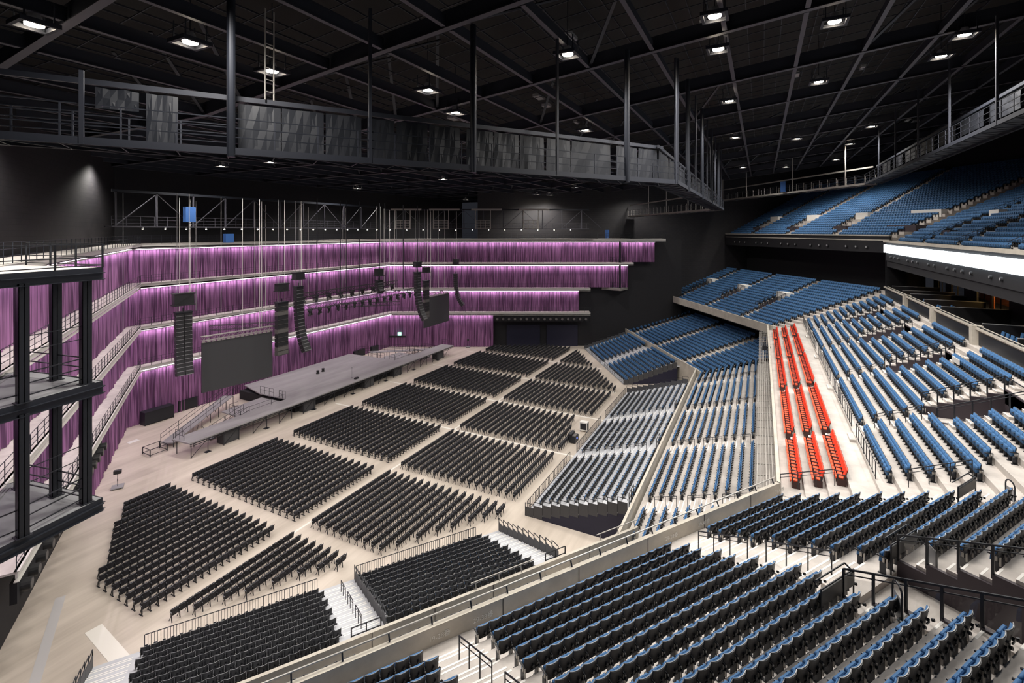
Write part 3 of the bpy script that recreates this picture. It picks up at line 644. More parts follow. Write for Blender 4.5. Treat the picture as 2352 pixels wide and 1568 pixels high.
for i, b in enumerate((-9.8, -3.3, 7.4, 13.5, 19.2, 23.2, 29.0)):
    m_ = MB().prism(quad(FR, NF + .3, NB, b - .07, b + .07, b - .07, b + .07), 16.4, 17.9); m_.prism(quad(FR, NF + .3, NB, b - .09, b + .09, b - .09, b + .09), 17.9, 17.95, 1)
    tag(m_.build('suite_divider', ['dark', 'case']), 'low dark divider with a pale cap between suite balconies, %s from the near end' % ORD[i + 1], 'divider', 'dividers between suite balconies')
# suite chairs
def suite_chair(first=[None]):
    if first[0] is None:
        first[0] = MB().box(-.24, .24, -.25, .22, .40, .50).poly([(-.24, -.25, .42), (.24, -.25, .42), (.24, -.38, 1.0), (-.24, -.38, 1.0), (-.24, -.33, .42), (.24, -.33, .42), (.24, -.45, 1.0), (-.24, -.45, 1.0)],
            [(0,1,2,3),(7,6,5,4),(0,4,5,1),(1,5,6,2),(2,6,7,3),(3,7,4,0)]).box(-.2, -.16, -.2, -.16, 0, .4).box(.16, .2, -.2, -.16, 0, .4).box(-.2, -.16, .14, .18, 0, .4).box(.16, .2, .14, .18, 0, .4).mesh('suite_chair', ['blue'])
    return first[0]
idx = 0
for bay in ((-8.6, -4.2), (8.2, 12.6), (14.3, 17.8)):
    for r_ in range(2):
        for x in np.arange(bay[0], bay[1], .85):
            idx += 1
            o = bpy.data.objects.new('suite_chair', suite_chair()); col.objects.link(o); o.location = FR.P(NF + .9 + 1.2 * r_, x, 16.5)
            tag(o, 'navy armchair on a suite balcony, %s row, %s chair counted from the near end' % (['front', 'second'][r_], ORD[idx] if idx < 40 else 'last'), 'chair', 'chairs on the suite balconies')
# fascia, round speakers, ribbon display
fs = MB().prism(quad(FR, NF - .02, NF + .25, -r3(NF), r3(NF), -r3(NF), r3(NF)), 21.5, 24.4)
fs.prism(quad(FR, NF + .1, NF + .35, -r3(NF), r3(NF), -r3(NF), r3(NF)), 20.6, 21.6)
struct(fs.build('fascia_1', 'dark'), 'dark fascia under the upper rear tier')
struct(MB().prism(quad(FR, NF - .35, NF + .3, -r3(NF), r3(NF), -r3(NF), r3(NF)), 24.2, 24.5).build('ledge_1', 'wallc'), 'pale ledge over the ribbon display')
tag(MB().prism(quad(FR, NF - .30, NF - .02, -r3(NF) + .1, r3(NF) - .1, -r3(NF) + .1, r3(NF) - .1), 22.72, 23.85).build('ribbon_display', 'ribbon'), 'long bright white ribbon display along the upper rear tier', 'display')
sb = [27.75, 25.7, 23.3, 18.75, 16.6, 14.5, 10.2, 8.2, 4.1, 2.0, 0, -2.1, -6.2, -8.2, -12.3, -14.3]
for i, b in enumerate(sb):
    o = empty('round_speaker', FR.P(NF - .02, b, 22.15), 'small round speaker under the ribbon display, %s from the left' % ORD[i + 1], 'speaker', 'round speakers under the ribbon display')
    MB().tube((0, 0, 0), (0, .16, 0), .17, 14).build('housing', 'speaker', o); MB().tube((0, .16, 0), (0, .17, 0), .11, 12).build('cone', 'case', o)
# far side fascia
ta, tb, NFF = -n3(75.4) - .2, 31.4, 75.3
f2 = MB().prism(quad(FF, NFF, NFF + .3, ta, tb, ta, tb), 22.8, 24.6); struct(f2.build('fascia_2', 'dark'), 'black fascia under the upper far tier')
f3 = MB().prism(quad(FF, NFF - .1, NFF + .3, ta, tb, ta, tb), 24.45, 24.6, 1); f3.prism(quad(FF, NFF, NFF + .2, ta, tb, ta, tb), 24.6, 25.12, 0); f3.prism(quad(FF, NFF - .15, NFF + .3, ta, tb, ta, tb), 25.12, 25.32, 1)
struct(f3.build('ledge_2', ['dark', 'wallc']), 'pale double ledge in front of the upper far tier')
sf = [27.4, 25.5, 23.5, 19.4, 17.5, 15.5, 11.4, 9.4, 7.3, 3.3, 1.2, -.7, -4.8, -6.8, -8.8]
for i, t in enumerate(sf):
    o = empty('round_speaker', FF.P(NFF, t, 23.4), 'small round speaker on the far black fascia, %s from the left' % ORD[i + 1], 'speaker', 'round speakers on the far fascia', rz=FF.rot)
    MB().tube((0, 0, 0), (0, .2, 0), .24, 14).build('housing', 'speaker', o); MB().tube((0, .2, 0), (0, .21, 0), .15, 12).build('cone', 'case', o)
# dark volumes under the upper tiers
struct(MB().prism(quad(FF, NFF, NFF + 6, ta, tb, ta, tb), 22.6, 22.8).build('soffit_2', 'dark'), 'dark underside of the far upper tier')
struct(MB().prism(quad(FF, NFF + 5.4, NFF + 5.8, ta, tb, ta, tb), 15, 22.8).build('wall_far', 'dark'), 'dark wall behind the far balcony')
ea = FR.P(NF, r3(NF)); eb = FR.P(NF + 5, r3(NF) + 1.5)
struct(MB().prism([ea[:2], eb[:2], (eb[0] + .3, eb[1]), (ea[0] + .3, ea[1])], 12, 24.4).build('wall_corner', 'dark'), 'dark end wall of the suites')
# upper tiers
n5 = lambda n: -(n_max(n, 3)); 
terrace('terrace_7', FF, 76.3, .85, rl5, zl5 + .3, 28, lambda n: -n3(n), lo_(31.6), lab='upper far terrace', thick=.3)
terrace('terrace_8', FR, 70.5, .85, rl5, zl5 - .5, 28, lambda n: -r3(n), r3, lab='upper rear terrace', thick=.3)
um = MB()
for ta, tb in ((21.6, 23.0), (10.2, 11.6), (-1.9, -.5)): aisle(FF, 76.3, .85, rl5, zl5 + .3, 0, 27, ta, tb, '', um)
for ta, tb in ((16.6, 17.8), (4.6, 5.8), (-7.3, -6.1)): aisle(FR, 70.5, .85, rl5, zl5 - .5, 0, 27, ta, tb, '', um)
struct(um.build('upper_stair', ['conc', 'nosing']), 'aisle steps of the upper tiers')
for i, (F, n0_, z0_, t) in enumerate([(FF, 76.3, zl5 + .3, 23.6), (FF, 76.3, zl5 + .3, 12.1), (FF, 76.3, zl5 + .3, -.1), (FF, 76.3, zl5 + .3, -11.9), (FR, 70.5, zl5 - .5, 16.0)]):
    k = 7; D = 1.3 if i != 3 else 2.4; 
    o = empty('stair_box', F.P(n0_ + k * .85, t, z0_ + k * rl5), 'pale concrete box over a stair opening in the upper tier, %s from the left' % ORD[i + 1], 'stair box', 'pale stair boxes in the upper tiers', rz=F.rot)
    MB().box(-D, D, -1.0, 0, -.3, 1.15).build('body', 'white', o); MB().box(-D, D, 0, 4.2, -2.2, -1.2).build('opening', 'purple', o)
# black back wall over the upper rows
for F, n in ((FF, 100.6), (FR, 94.8)): struct(MB().prism(quad(F, n, n + .4, -60, 60, -60, 60), 30, 50).build('wall_upper', 'dark'), 'black wall over the top row')
# ------------------------------------------------------------------ seats
def plate(mb, w, z0, z1, y0, y1, curve, th, mi=0, nx=4, nz=2, dip=0.0):
    """upright curved plate: y0 at z0, y1 at z1 (front face), thickness back"""
    v = []; 
    for j in range(nz + 1):
        q = j / nz
        for i in range(nx + 1):
            u_ = -1 + 2 * i / nx; x = u_ * w / 2 * (1 - .06 * (1 - q) * 0); y = y0 + (y1 - y0) * q + curve * u_ * u_
            z = z0 + (z1 - z0) * q - (dip * (1 - u_ * u_) if j == nz else 0)
            v.append((x, y, z))
    nf = len(v); v += [(x, y - th, z) for x, y, z in v]
    f = []; W = nx + 1
    for j in range(nz):
        for i in range(nx):
            a = j * W + i; f.append((a + 1, a, a + W, a + W + 1)); f.append((nf + a, nf + a + 1, nf + a + W + 1, nf + a + W))
    for i in range(nx):
        f.append((i, i + 1, nf + i + 1, nf + i)); a = nz * W + i; f.append((a + 1, a, nf + a, nf + a + 1))
    for j in range(nz):
        a = j * W; f.append((a + W, a, nf + a, nf + a + W)); a = j * W + nx; f.append((a, a + W, nf + a + W, nf + a))
    return mb.poly(v, f, mi)
SM = ['plast', 'blue', 'fab', 'rim', 'galv', 'red', 'orange', 'maroon', 'black', 'blue_l', 'case']
PL, BL, FB, RI, GA, RE, OR_, MA, BK, BP, CA = range(11)
def arena(lod, tele=False):
    back, pad, fr, arm = MB(), MB(), MB(), MB(); cb = BL
    if lod:
        plate(back, .47, .34, .85, .05, -.03, .05, .03, PL, 6, 3, .025)
        plate(back, .475, .842, .858, -.025, -.028, .05, .018, RI, 6, 1, .02)
        back.tube((.05, -.02, .56), (.05, -.075, .56), .045, 8, PL); back.box(-.03, .13, -.06, -.03, .46, .50, PL)
        back.tube((.235, -.06, .50), (.235, -.12, .52), .045, 8, BK)
        if not tele: plate(pad, .43, .42, .838, .10, .018, .04, .045, cb, 4, 2, .02)
        zt = .70 if not tele else .60
        pad.poly([(-.215,.13,.40),(.215,.13,.40),(.215,.22,.38),(-.215,.22,.38),(-.215,.11,zt),(.215,.11,zt),(.215,.195,zt-.01),(-.215,.195,zt-.01),(-.19,.13,zt+.02),(.19,.13,zt+.02),(.19,.17,zt+.02),(-.19,.17,zt+.02)],
                 [(0,3,2,1),(0,1,5,4),(1,2,6,5),(2,3,7,6),(3,0,4,7),(4,5,9,8),(5,6,10,9),(6,7,11,10),(7,4,8,11),(8,9,10,11)], cb)
        fr.box(-.27, -.225, -.02, .17, .02, .42, BK); fr.box(-.29, -.21, -.06, .22, 0, .03, BK); fr.box(-.265, -.235, -.075, -.03, .30, .60, GA)
        arm.box(-.275, -.225, -.05, .27, .585, .625, BK); arm.box(-.262, -.238, .02, .10, .40, .59, GA)
    else:
        plate(back, .47, .34, .85, .05, -.03, .05, .03, PL, 2, 1)
        back.box(-.23, .23, -.055, -.02, .846, .856, BP if not tele else RI)
        zt = .70 if not tele else .60
        if not tele: back.box(-.21, .21, .0, .06, .45, .83, cb)
        pad.box(-.215, .215, .12, .21, .39, zt, cb)
        fr.box(-.27, -.23, -.02, .17, 0, .42, BK); arm.box(-.275, -.225, -.05, .27, .585, .625, BK)
    return {'backrest': back, 'seat': pad, 'leg': fr, 'armrest': arm}
def folding(lod, two_feet):
    back, pad, fr = MB(), MB(), MB()
    if lod:
        plate(back, .47, .36, .85, .06, -.04, .05, .03, FB, 4, 2, .03); plate(back, .475, .842, .856, -.038, -.041, .05, .018, RI, 4, 1, .02)  # pale top strip stands for the highlight along the back edge
        back.box(-.06, .06, -.04, -.02, .5, .6, FB)
    else: plate(back, .47, .36, .85, .06, -.04, .05, .03, FB, 2, 1); 
    pad.box(-.21, .21, .13, .21, .36, .74, FB)
    fr.box(-.265, -.235, -.05, .02, .10, .62, BK); fr.box(-.268, -.232, -.03, .22, .60, .63, RI if lod else BK)
    if two_feet: fr.box(-.28, -.22, -.10, .34, 0, .045, BK); fr.bar((-.25, .0, .04), (-.25, .12, .40), .04, .05, BK); fr.bar((-.25, .25, .04), (-.25, .12, .40), .03, .04, BK)
    else: fr.bar((-.25, -.06, .0), (-.25, .0, .42), .035, .05, BK); fr.bar((-.25, .28, .0), (-.25, .05, .42), .03, .04, BK)
    return {'backrest': back, 'seat': pad, 'leg': fr}
def redseat(lod):
    back, pad, fr, arm = MB(), MB(), MB(), MB()
    if lod:
        plate(back, .49, .40, .98, .10, -.06, .03, .06, RE, 4, 2, .01); plate(back, .50, .38, .97, .03, -.125, .03, .015, BK, 4, 1)
        pad.poly([(-.225,.08,.38),(.225,.08,.38),(.225,.52,.40),(-.225,.52,.40),(-.225,.08,.46),(.225,.08,.46),(.225,.50,.49),(-.225,.50,.49)],[(0,3,2,1),(4,5,6,7),(0,1,5,4),(1,2,6,5),(2,3,7,6),(3,0,4,7)], OR_)
        pad.box(-.225, .225, .49, .53, .34, .47, OR_)
    else:
        back.box(-.245, .245, -.08, .02, .42, .96, RE); pad.box(-.225, .225, .08, .52, .38, .48, OR_)
    fr.box(-.27, -.23, .0, .42, .0, .40, MA); arm.box(-.285, -.215, .02, .46, .62, .67, BK); arm.box(-.27, -.235, .05, .12, .4, .62, BK); arm.box(-.27, -.235, .36, .43, .4, .62, BK)
    return {'backrest': back, 'seat': pad, 'leg': fr, 'armrest': arm}
PROTO = {}
for nm, fn in (('arena', lambda l: arena(l)), ('tele', lambda l: arena(l, True)), ('floorA', lambda l: folding(l, True)), ('floorB', lambda l: folding(l, False)), ('red', redseat)):
    for l in (0, 1): PROTO[nm, l] = fn(l)
SEATS = []     # family, proto, x, y, z, rot, label phrase bits
def row(fam, proto, F, n, z, t0, t1, block, rown, dy=0):
    cnt = max(1, int(round((t1 - t0) / .5)));
    for i in range(cnt):
        x, y, zz = F.P(n, t0 + .5 * (i + .5), z)
        SEATS.append((fam, proto, x, y, zz, F.rot, block, rown, i + 1, cnt))
# floor chairs, front field
colA = [(-41.2, -31.2, 'nearest front block'), (-29.2, -19.2, 'second front block'), (-16.9, -6.9, 'third front block'), (-5, 5, 'middle front block'), (7, 17, 'fifth front block'), (19.1, 29.1, 'sixth front block'), (31.2, 41.2, 'farthest front block')]
for bi, (b0, b1, nm) in enumerate(colA):
    for k in range(17):
        a = .3 + .96 * k; l, r_ = b0, b1
        if bi == 0: l = max(-41.2, -35.3 - .5 * round((a - .3) * 1.22))
        if bi == 6: r_ = min(41.2, 35.3 + .5 * round((a - .3) * 1.22))
        row('floor', 'floorA', FR, a, 0, l, r_, nm, k + 1)
leftA = [-40.6, -39.6, -38.1, -37.1, -35.6, -34.1, -33.1, -32.1]
leftB = {10: -28.2, 11: -26.7, 12: -25.2, 13: -24.2, 14: -22.7, 15: -21.7, 16: -20.7}
for k in range(17):
    a = 18.0 + .855 * k
    if k < 8:
        row('floor', 'floorB', FR, a, 0, leftA[k], -31.2, 'short wedge block by the near stand', k + 1)
        row('floor', 'floorB', FR, a, 0, 29.8, -leftA[k] - 1.4, 'short wedge block by the far stand', k + 1)
    row('floor', 'floorB', FR, a, 0, leftB.get(k, -29.2), -19.2, 'second rear block', k + 1)
    row('floor', 'floorB', FR, a, 0, -17.4, -7.4, 'third rear block', k + 1)
    row('floor', 'floorB', FR, a, 0, -5.7, 4.3 if k < 15 else (.8 if k == 15 else -.7), 'middle rear block', k + 1)
    row('floor', 'floorB', FR, a, 0, 6.3, 16.3, 'fifth rear block', k + 1)
    row('floor', 'floorB', FR, a, 0, 17.9, -leftB.get(k, -29.2) - 1.4, 'sixth rear block', k + 1)
# telescopic stands
TN = [('N', 40.35, .82, -25.0, -15.0, 'left near stand'), ('N', 40.35, .82, -12.4, -2.4, 'right near stand'),
      ('R', 34.5, .85, -17.4, -7.6, 'near rear stand'), ('R', 34.5, .85, -5.4, -.8, 'middle rear stand'), ('R', 34.5, .85, -.5, 4.2, 'middle rear stand beyond the aisle'), ('R', 34.5, .85, 6.4, 16.9, 'far rear stand')]
for fc, n0, p, t0, t1, nm in TN:
    F = FN if fc == 'N' else FR
    for k in range(11):
        s_ = .25 * (k % 2) + (.05 * k if fc == 'R' and t0 > 5 else 0)
        row('tele', 'tele', F, n0 + p * k, .12 + .265 * k, t0 + s_, t1 + s_ - (.25 if s_ else 0), nm, k + 1)
for k in range(11):
    for t0, t1 in ((1.4, 11.5), (14.5, 24.6)):
        row('arena', 'arena', FF, 40.1 + .86 * k, .12 + .265 * k, t0 + .06 * k, t1 + .06 * k, 'far floor stand', k + 1)
# lower terrace
for k in range(10):
    n = 44.4 + .85 * k; z = zl1 + rl1 * k; s_ = .25 * (k % 2)
    for t0, t1, nm in ((-23.2 - .3 * k, -19.4, 'nearest lower block'), (-17.1, -7.5, 'second lower block'), (-5.1, 4.3, 'third lower block'), (6.6, 16.6, 'fourth lower block'), (18.7, 23 + .3 * k, 'fifth lower block')):
        row('arena', 'arena', FR, n, z, t0 + (s_ if nm != 'nearest lower block' else 0), t1 + (s_ - .25 if s_ else 0), 'rear ' + nm, k + 1)
for k in range(3):
    for t0, t1 in ((-31, -26.5), (-24, -14.4), (-12.6, -2.6), (.2, 5.0)):
        row('tele', 'tele', FN, 50.4 + .85 * k, zl1 + rl1 * k, t0, t1, 'lower row under the balcony', k + 1)
for k in range(17):
    for t0, t1 in ((-5.3 - .27 * k, 0), (2.1, 12.3), (14, 23.8), (26.2, 31.0)):
        row('arena', 'arena', FF, 50.1 + .85 * k, zl1 + rl1 * k, t0, t1, 'far lower terrace', k + 1)
# near balcony (foreground)
for k in range(17):
    n = 60.35 + .84 * k; z = zl3 + rl3 * k; s_ = .25 * (k % 2)
    if k < 10: row('arena', 'arena', FN, n, z, .50 - s_, 6.65 + .255 * k - s_ * 0, 'right foreground block', k + 1)
    else: row('arena', 'arena', FN, n, z, 1.75, 6.65 + .255 * k, 'right foreground block', k + 1)
    r_ = -2.15 + s_ if k < 10 else -3.4 + s_
    row('arena', 'arena', FN, n, z, -12.15 + s_, r_, 'middle foreground block', k + 1)
    row('arena', 'arena', FN, n, z, -24.2 + s_, -14.2 + s_, 'left foreground block', k + 1)
# rear balcony
for k in range(12):
    n = 59.1 + .855 * k; z = 11.9 + rl3 * k; s_ = .25 * (k % 2)
    B5 = [(-25.4 - .28 * k, -18.35), (-16.9, -6.4), (-4.9, 6.5), (7.9, 19.0), (20.4, 27.4 + .28 * k)] if k < 5 else [(-25.2 - .1 * (k - 5), -20.0), (-14.7, -7.3), (-3.4, 5.3), (10.3, 17.6), (22.5, 28.8 + .1 * k)]
    for (t0, t1), nm in zip(B5, ('nearest', 'second', 'third', 'fourth', 'fifth')): row('arena', 'arena', FR, n, z, t0 + s_, t1 + s_, nm + ' rear balcony block', k + 1)
for k in range(3):
    for (t0, t1), nm in zip([(-25.4, -18.9), (-17.6, -6.9), (-5.6, 5.2), (6.4, 17.0), (18.2, 24.9)], ('nearest', 'second', 'third', 'fourth', 'farthest')):
        row('red', 'red', FR, 54.75 + 1.13 * k, zl3 + .35 * k, t0, t1, nm + ' red block', k + 1)
# far balcony
for k in range(18):
    n = 60.9 + .85 * k; z = zl3 + rl3 * k; c = 2.3 if 5 <= k <= 9 else 0; c2 = 1.0 if 10 <= k <= 11 else 0
    for t0, t1 in ((-(6.6 + .27 * k), .8), (2.1 + (1.3 if c else 0), 13.1), (14.4 + (1.2 if c else 0), 25.6), (27 + (1.1 if c else 0), 31.0)):
        row('arena', 'arena', FF, n, z, t0, t1, 'far balcony', k + 1)
# upper tiers
for k in range(27):
    n = 76.4 + .85 * k; z = zl5 + .3 + rl5 * k; c = 2.0 if 2 <= k <= 7 else 0
    for t0, t1 in ((-(12.0 + .28 * k), -1.9), (-.5 + c, 10.2), (11.6 + c, 21.6), (23.0 + c, 31.2)):
        row('arena', 'arena', FF, n, z, t0, t1, 'upper far tier', k + 1)
    n = 70.6 + .85 * k; z = zl5 - .5 + rl5 * k; c = 1.6 if 3 <= k <= 7 else 0
    for t0, t1 in ((-19, -7.4), (-6.0 + c, 4.5), (5.9 + c, 16.5), (17.9 + c, 29.6 + .25 * k)):
        row('arena', 'arena', FR, n, z, t0, t1, 'upper rear tier', k + 1)
FAMN = {'floor': ('floor_chair', 'black folding floor chair', 'chair', 'black floor chairs'), 'tele': ('stand_seat', 'black-backed stand seat', 'seat', 'black-backed seats of the stands'),
        'arena': ('arena_seat', 'blue arena seat', 'seat', 'blue arena seats'), 'red': ('premium_seat', 'red seat', 'seat', 'red premium seats')}
info = []
for i, s_ in enumerate(SEATS):
    q = proj((s_[2], s_[3], s_[4] + .5))
    if q is None: info.append((1e9, 0, 0, False)); continue
    vis = -20 < q[0] < 2372 and -20 < q[1] < 1600
    info.append((q[2], q[0], q[1], vis))
def inst_mesh(name, items):
    """bake many copies of the seat prototypes into one mesh"""
    V, LI, LT, MI = [], [], [], []; off = 0
    by = {}
    for s_, lod in items: by.setdefault((s_[1], lod), []).append(s_)
    for key, ss in by.items():
        pv, pf, pm = [], [], []
        for part in PROTO[key].values():
            o = len(pv); pv += part.v; pf += [[o + i for i in f] for f in part.f]; pm += part.m
        pv = np.array(pv); n = len(pv); N = len(ss)
        flat = np.array([i for f in pf for i in f]); lt = np.array([len(f) for f in pf])
        c = np.cos([s_[5] for s_ in ss])[:, None]; sn = np.sin([s_[5] for s_ in ss])[:, None]
        X = np.array([s_[2] for s_ in ss])[:, None] + pv[:, 0] * c - pv[:, 1] * sn
        Y = np.array([s_[3] for s_ in ss])[:, None] + pv[:, 0] * sn + pv[:, 1] * c
        Z = np.array([s_[4] for s_ in ss])[:, None] + pv[:, 2] + 0 * c
        V.append(np.stack([X, Y, Z], -1).reshape(-1, 3))
        LI.append((flat[None, :] + (np.arange(N) * n)[:, None] + off).reshape(-1)); LT.append(np.tile(lt, N)); MI.append(np.tile(pm, N)); off += n * N
    V = np.concatenate(V); LI = np.concatenate(LI); LT = np.concatenate(LT); MI = np.concatenate(MI)
    me = bpy.data.meshes.new(name); me.vertices.add(len(V)); me.vertices.foreach_set('co', V.astype(np.float32).ravel())
    me.loops.add(len(LI)); me.loops.foreach_set('vertex_index', LI.astype(np.int32))
    me.polygons.add(len(LT)); ls = np.concatenate([[0], np.cumsum(LT)[:-1]])
    me.polygons.foreach_set('loop_start', ls.astype(np.int32)); me.polygons.foreach_set('loop_total', LT.astype(np.int32))
    for m_ in SM: me.materials.append(M[m_])
    me.polygons.foreach_set('material_index', MI.astype(np.int32)); me.update(calc_edges=True); return me
MESHES = {}
def part_mesh(proto, part):
    if (proto, part) not in MESHES:
        mb = PROTO[proto, 1][part]; used = sorted(set(mb.m)); mp = {u_: i for i, u_ in enumerate(used)}
        m2 = MB(); m2.v = mb.v; m2.f = mb.f; m2.m = [mp[x] for x in mb.m]
        MESHES[proto, part] = m2.mesh(proto + '_' + part, [SM[u_] for u_ in used])
    return MESHES[proto, part]
for fam in ('floor', 'tele', 'arena', 'red'):
    idx = [i for i in range(len(SEATS)) if SEATS[i][0] == fam]
    vis = sorted([i for i in idx if info[i][3] and 'under the balcony' not in SEATS[i][6]], key=lambda i: info[i][0])[:300]
    chosen = set(vis); name, what, cat, grp = FAMN[fam]
    for i in vis:
        _, proto, x, y, z, rot, block, rn, k, cnt = SEATS[i]
        lab = '%s, %s from left, %s row, %s' % (what, ORD[k] if k <= 39 else 'last', ORD[rn], block)
        o = empty(name, (x, y, z), lab, cat, grp, rot)
        for part in PROTO[proto, 1]:
            c = bpy.data.objects.new(part, part_mesh(proto, part)); col.objects.link(c); c.parent = o
    rest = [(SEATS[i], 1 if info[i][0] < 60 else 0) for i in idx if i not in chosen and info[i][0] < 1e8 and -250 < info[i][1] < 2600 and info[i][2] < 1900]
    if rest:
        o = bpy.data.objects.new(name, inst_mesh(name, rest)); col.objects.link(o)
        tag(o, {'floor': 'rows of black floor chairs filling the blocks farther from the camera', 'tele': 'remaining black-backed seats of the pull-out stands', 'arena': 'thousands of blue seats in the far, rear and upper tiers', 'red': 'remaining red seats'}[fam], 'seating', grp, 'stuff')
# ------------------------------------------------------------------ pull-out stands
def stand(F, n0, p, t0, t1, gaps, label, flabel, skirts=(True, True), fence_slat=True):
    o = empty('pull_out_stand', F.P(n0 - .8, (t0 + t1) / 2, 0), label, 'stand', 'pull-out seating stands', rz=F.rot)
    L = (t1 - t0) / 2; c = (t0 + t1) / 2
    m_ = MB()
    for k in range(11):
        y0, y1 = -(k * p) + .12 - .0, -(k * p) - p + .12; z = .12 + .265 * k
        y1 = min(y1, y0 - .1)
        if k == 10: y1 -= .55
        m_.box(-L, L, y1, y0, z - .08, z); m_.box(-L, L, y0 - .02, y0, z - .27, z - .05)
        for g0, g1 in gaps:
            if k < 10:
                m_.box(g0 - c, g1 - c, y1, y1 + .33, z, z + .13); m_.box(g0 - c, g1 - c, y1 + .27, y1 + .33, z + .13, z + .138, 1); m_.box(g0 - c, g1 - c, y1 - .06, y1, z + .265, z + .272, 1)
    m_.build('deck', ['tdeck', 'nosing'], o)
    for s, on in zip((-1, 1), skirts):
        if not on: continue
        m_ = MB()
        for k in range(11):
            y0, y1 = -(k * p) + .12, -(k * p) - p + .12; z = .12 + .265 * k
            m_.box(s * L - .03, s * L + .03, y1, y0, 0, z - .3) if z > .4 else None
        m_.build('side_skirt', 'navy', o)
        m_ = MB(); m2 = MB()
        for k in range(11):
            y0, y1 = -(k * p) + .12, -(k * p) - p + .12; z = .12 + .265 * k
            m_.poly([(s * L - .02, y0, z - .35), (s * L - .02, y1 + .03, z - .35), (s * L - .02, y1 + .03, z + .72), (s * L - .02, y0, z + .72), (s * L + .02, y0, z - .35), (s * L + .02, y1 + .03, z - .35), (s * L + .02, y1 + .03, z + .72), (s * L + .02, y0, z + .72)],
                    [(0,1,2,3),(7,6,5,4),(0,4,5,1),(1,5,6,2),(2,6,7,3),(3,7,4,0)])
            m2.bar((s * L, y0, z - .2), (s * L, y0, z + 1.05), .05); m2.bar((s * L, y0, z + 1.05), (s * L, y1 + .03, z + 1.05 - .0), .04); m2.bar((s * L, y1 + .03, z + 1.05), (s * L, y1 + .03, z + .9), .03)
        m_.build('side_panel', 'speaker_g' if False else 'screen', o); m2.build('side_rail', 'black', o)
    return o
def slat_fence(F, n, t0, t1, z, label, sp=.16, h=1.0, grp='black slatted fences in front of the stands'):
    o = empty('slat_fence', F.P(n, (t0 + t1) / 2, z), label, 'fence', grp, rz=F.rot); L = (t1 - t0) / 2
    m_ = MB().bar((-L, 0, h), (L, 0, h), .05, .03).bar((-L, 0, .06), (L, 0, .06), .04, .03)
    for i in range(int(L * 2 / .45)): m_.box(-L + .45 * i, -L + .45 * i + .16, -.012, .012, .28, .36)
    m_.build('rail', 'black', o)
    m_ = MB(); n_ = int(2 * L / sp)
    for i in range(n_ + 1):
        x = -L + 2 * L * i / n_; w_ = .022 if i % 8 else .04; m_.box(x - w_ / 2, x + w_ / 2, -.02, .02, 0, h)
    m_.build('slat', 'black', o)
stand(FN, 40.35, .82, -27.4, -15.0 + 2.6, [(-27.4, -25.4), (-14.6, -12.6)], 'near pull-out stand at the lower left, full of black seats', '')
stand(FN, 40.35, .82, -12.4, -.35, [(-1.95, -.4)], 'near pull-out stand right of the white stairs, full of black seats', '', (False, True))
stand(FR, 34.5, .85, -19.0, -6.0, [(-7.2, -6.0)], 'rear pull-out stand nearest the camera with dark navy end', '', (True, False))
stand(FR, 34.5, .85, -6.0, 5.4, [(4.5, 5.4)], 'middle rear pull-out stand', '', (False, False))
stand(FR, 34.5, .85, 5.4, 18.6, [(5.4, 6.3)], 'rear pull-out stand farthest from the camera', '', (False, True))
stand(FF, 40.1, .86, .9, 12.9, [(12.0, 12.9)], 'far pull-out stand nearer the house rear, full of blue seats', '', (True, False))
stand(FF, 40.1, .86, 12.9, 26.0, [(12.9, 14.3)], 'far pull-out stand beside the stage side wall, full of blue seats', '', (False, True))
slat_fence(FN, 39.55, -24.9, -15.0, .12, 'black slatted fence in front of the lower left stand')
slat_fence(FN, 39.55, -12.3, -2.6, .12, 'black slatted fence in front of the stand right of the white stairs')
slat_fence(FR, 33.6, -18.6, -7.4, .12, 'black slatted fence in front of the nearest rear stand', .35)
slat_fence(FR, 33.6, -5.2, 4.3, .12, 'black slatted fence in front of the middle rear stand', .35)
slat_fence(FR, 33.6, 6.4, 17.6, .12, 'black slatted fence in front of the farthest rear stand', .35)
slat_fence(FF, 39.2, 1.0, 12.6, .12, 'black slatted fence in front of the far stand nearer the rear', .9)
slat_fence(FF, 39.2, 14.2, 26.0, .12, 'black slatted fence in front of the far stand by the side wall', .9)
for i, k in enumerate((1, 4, 7)): hrail(FN, -13.6, 40.35, .12, .82, .265, k, k + 2, 'small black stair rail between the two near stands, %s from the floor' % ORD[i + 1])
for i, (t, g) in enumerate(((-6.6, 'nearer'), (5.3, 'farther'))):
    for k in (1, 4, 7): hrail(FR, t, 34.5, .12, .85, .265, k, k + 2, 'grey stair rail at row %s in the %s aisle of the rear stands' % (CARD[k], g))
for i, (F, n, t, nm) in enumerate([(FN, 49.4, -13.7, 'between the near stands'), (FN, 49.4, -1.15, 'at the top right of the near stand'), (FR, 43.2, -18.2, 'behind the nearest rear stand'), (FR, 43.2, -6.3, 'behind the middle rear stand'), (FR, 43.2, 5.3, 'behind the far rear stand')]):
    o = empty('gate', F.P(n, t, 3.0), 'black barred gate in the lower parapet %s' % nm, 'gate', 'black gates in the lower parapets', rz=F.rot)
    m_ = MB()
    for x in (-.8, 0, .8): m_.box(x - .03, x + .03, .15, .2, -.4, 1.3)
    for z in (.1, .45, .85, 1.3): m_.box(-.8, .8, .15, .2, z - .03, z + .01)
    m_.build('frame', 'black', o); MB().box(-.8, .8, .16, .19, -.4, .1).build('kick_panel', 'black', o)
print('seats', len(SEATS))
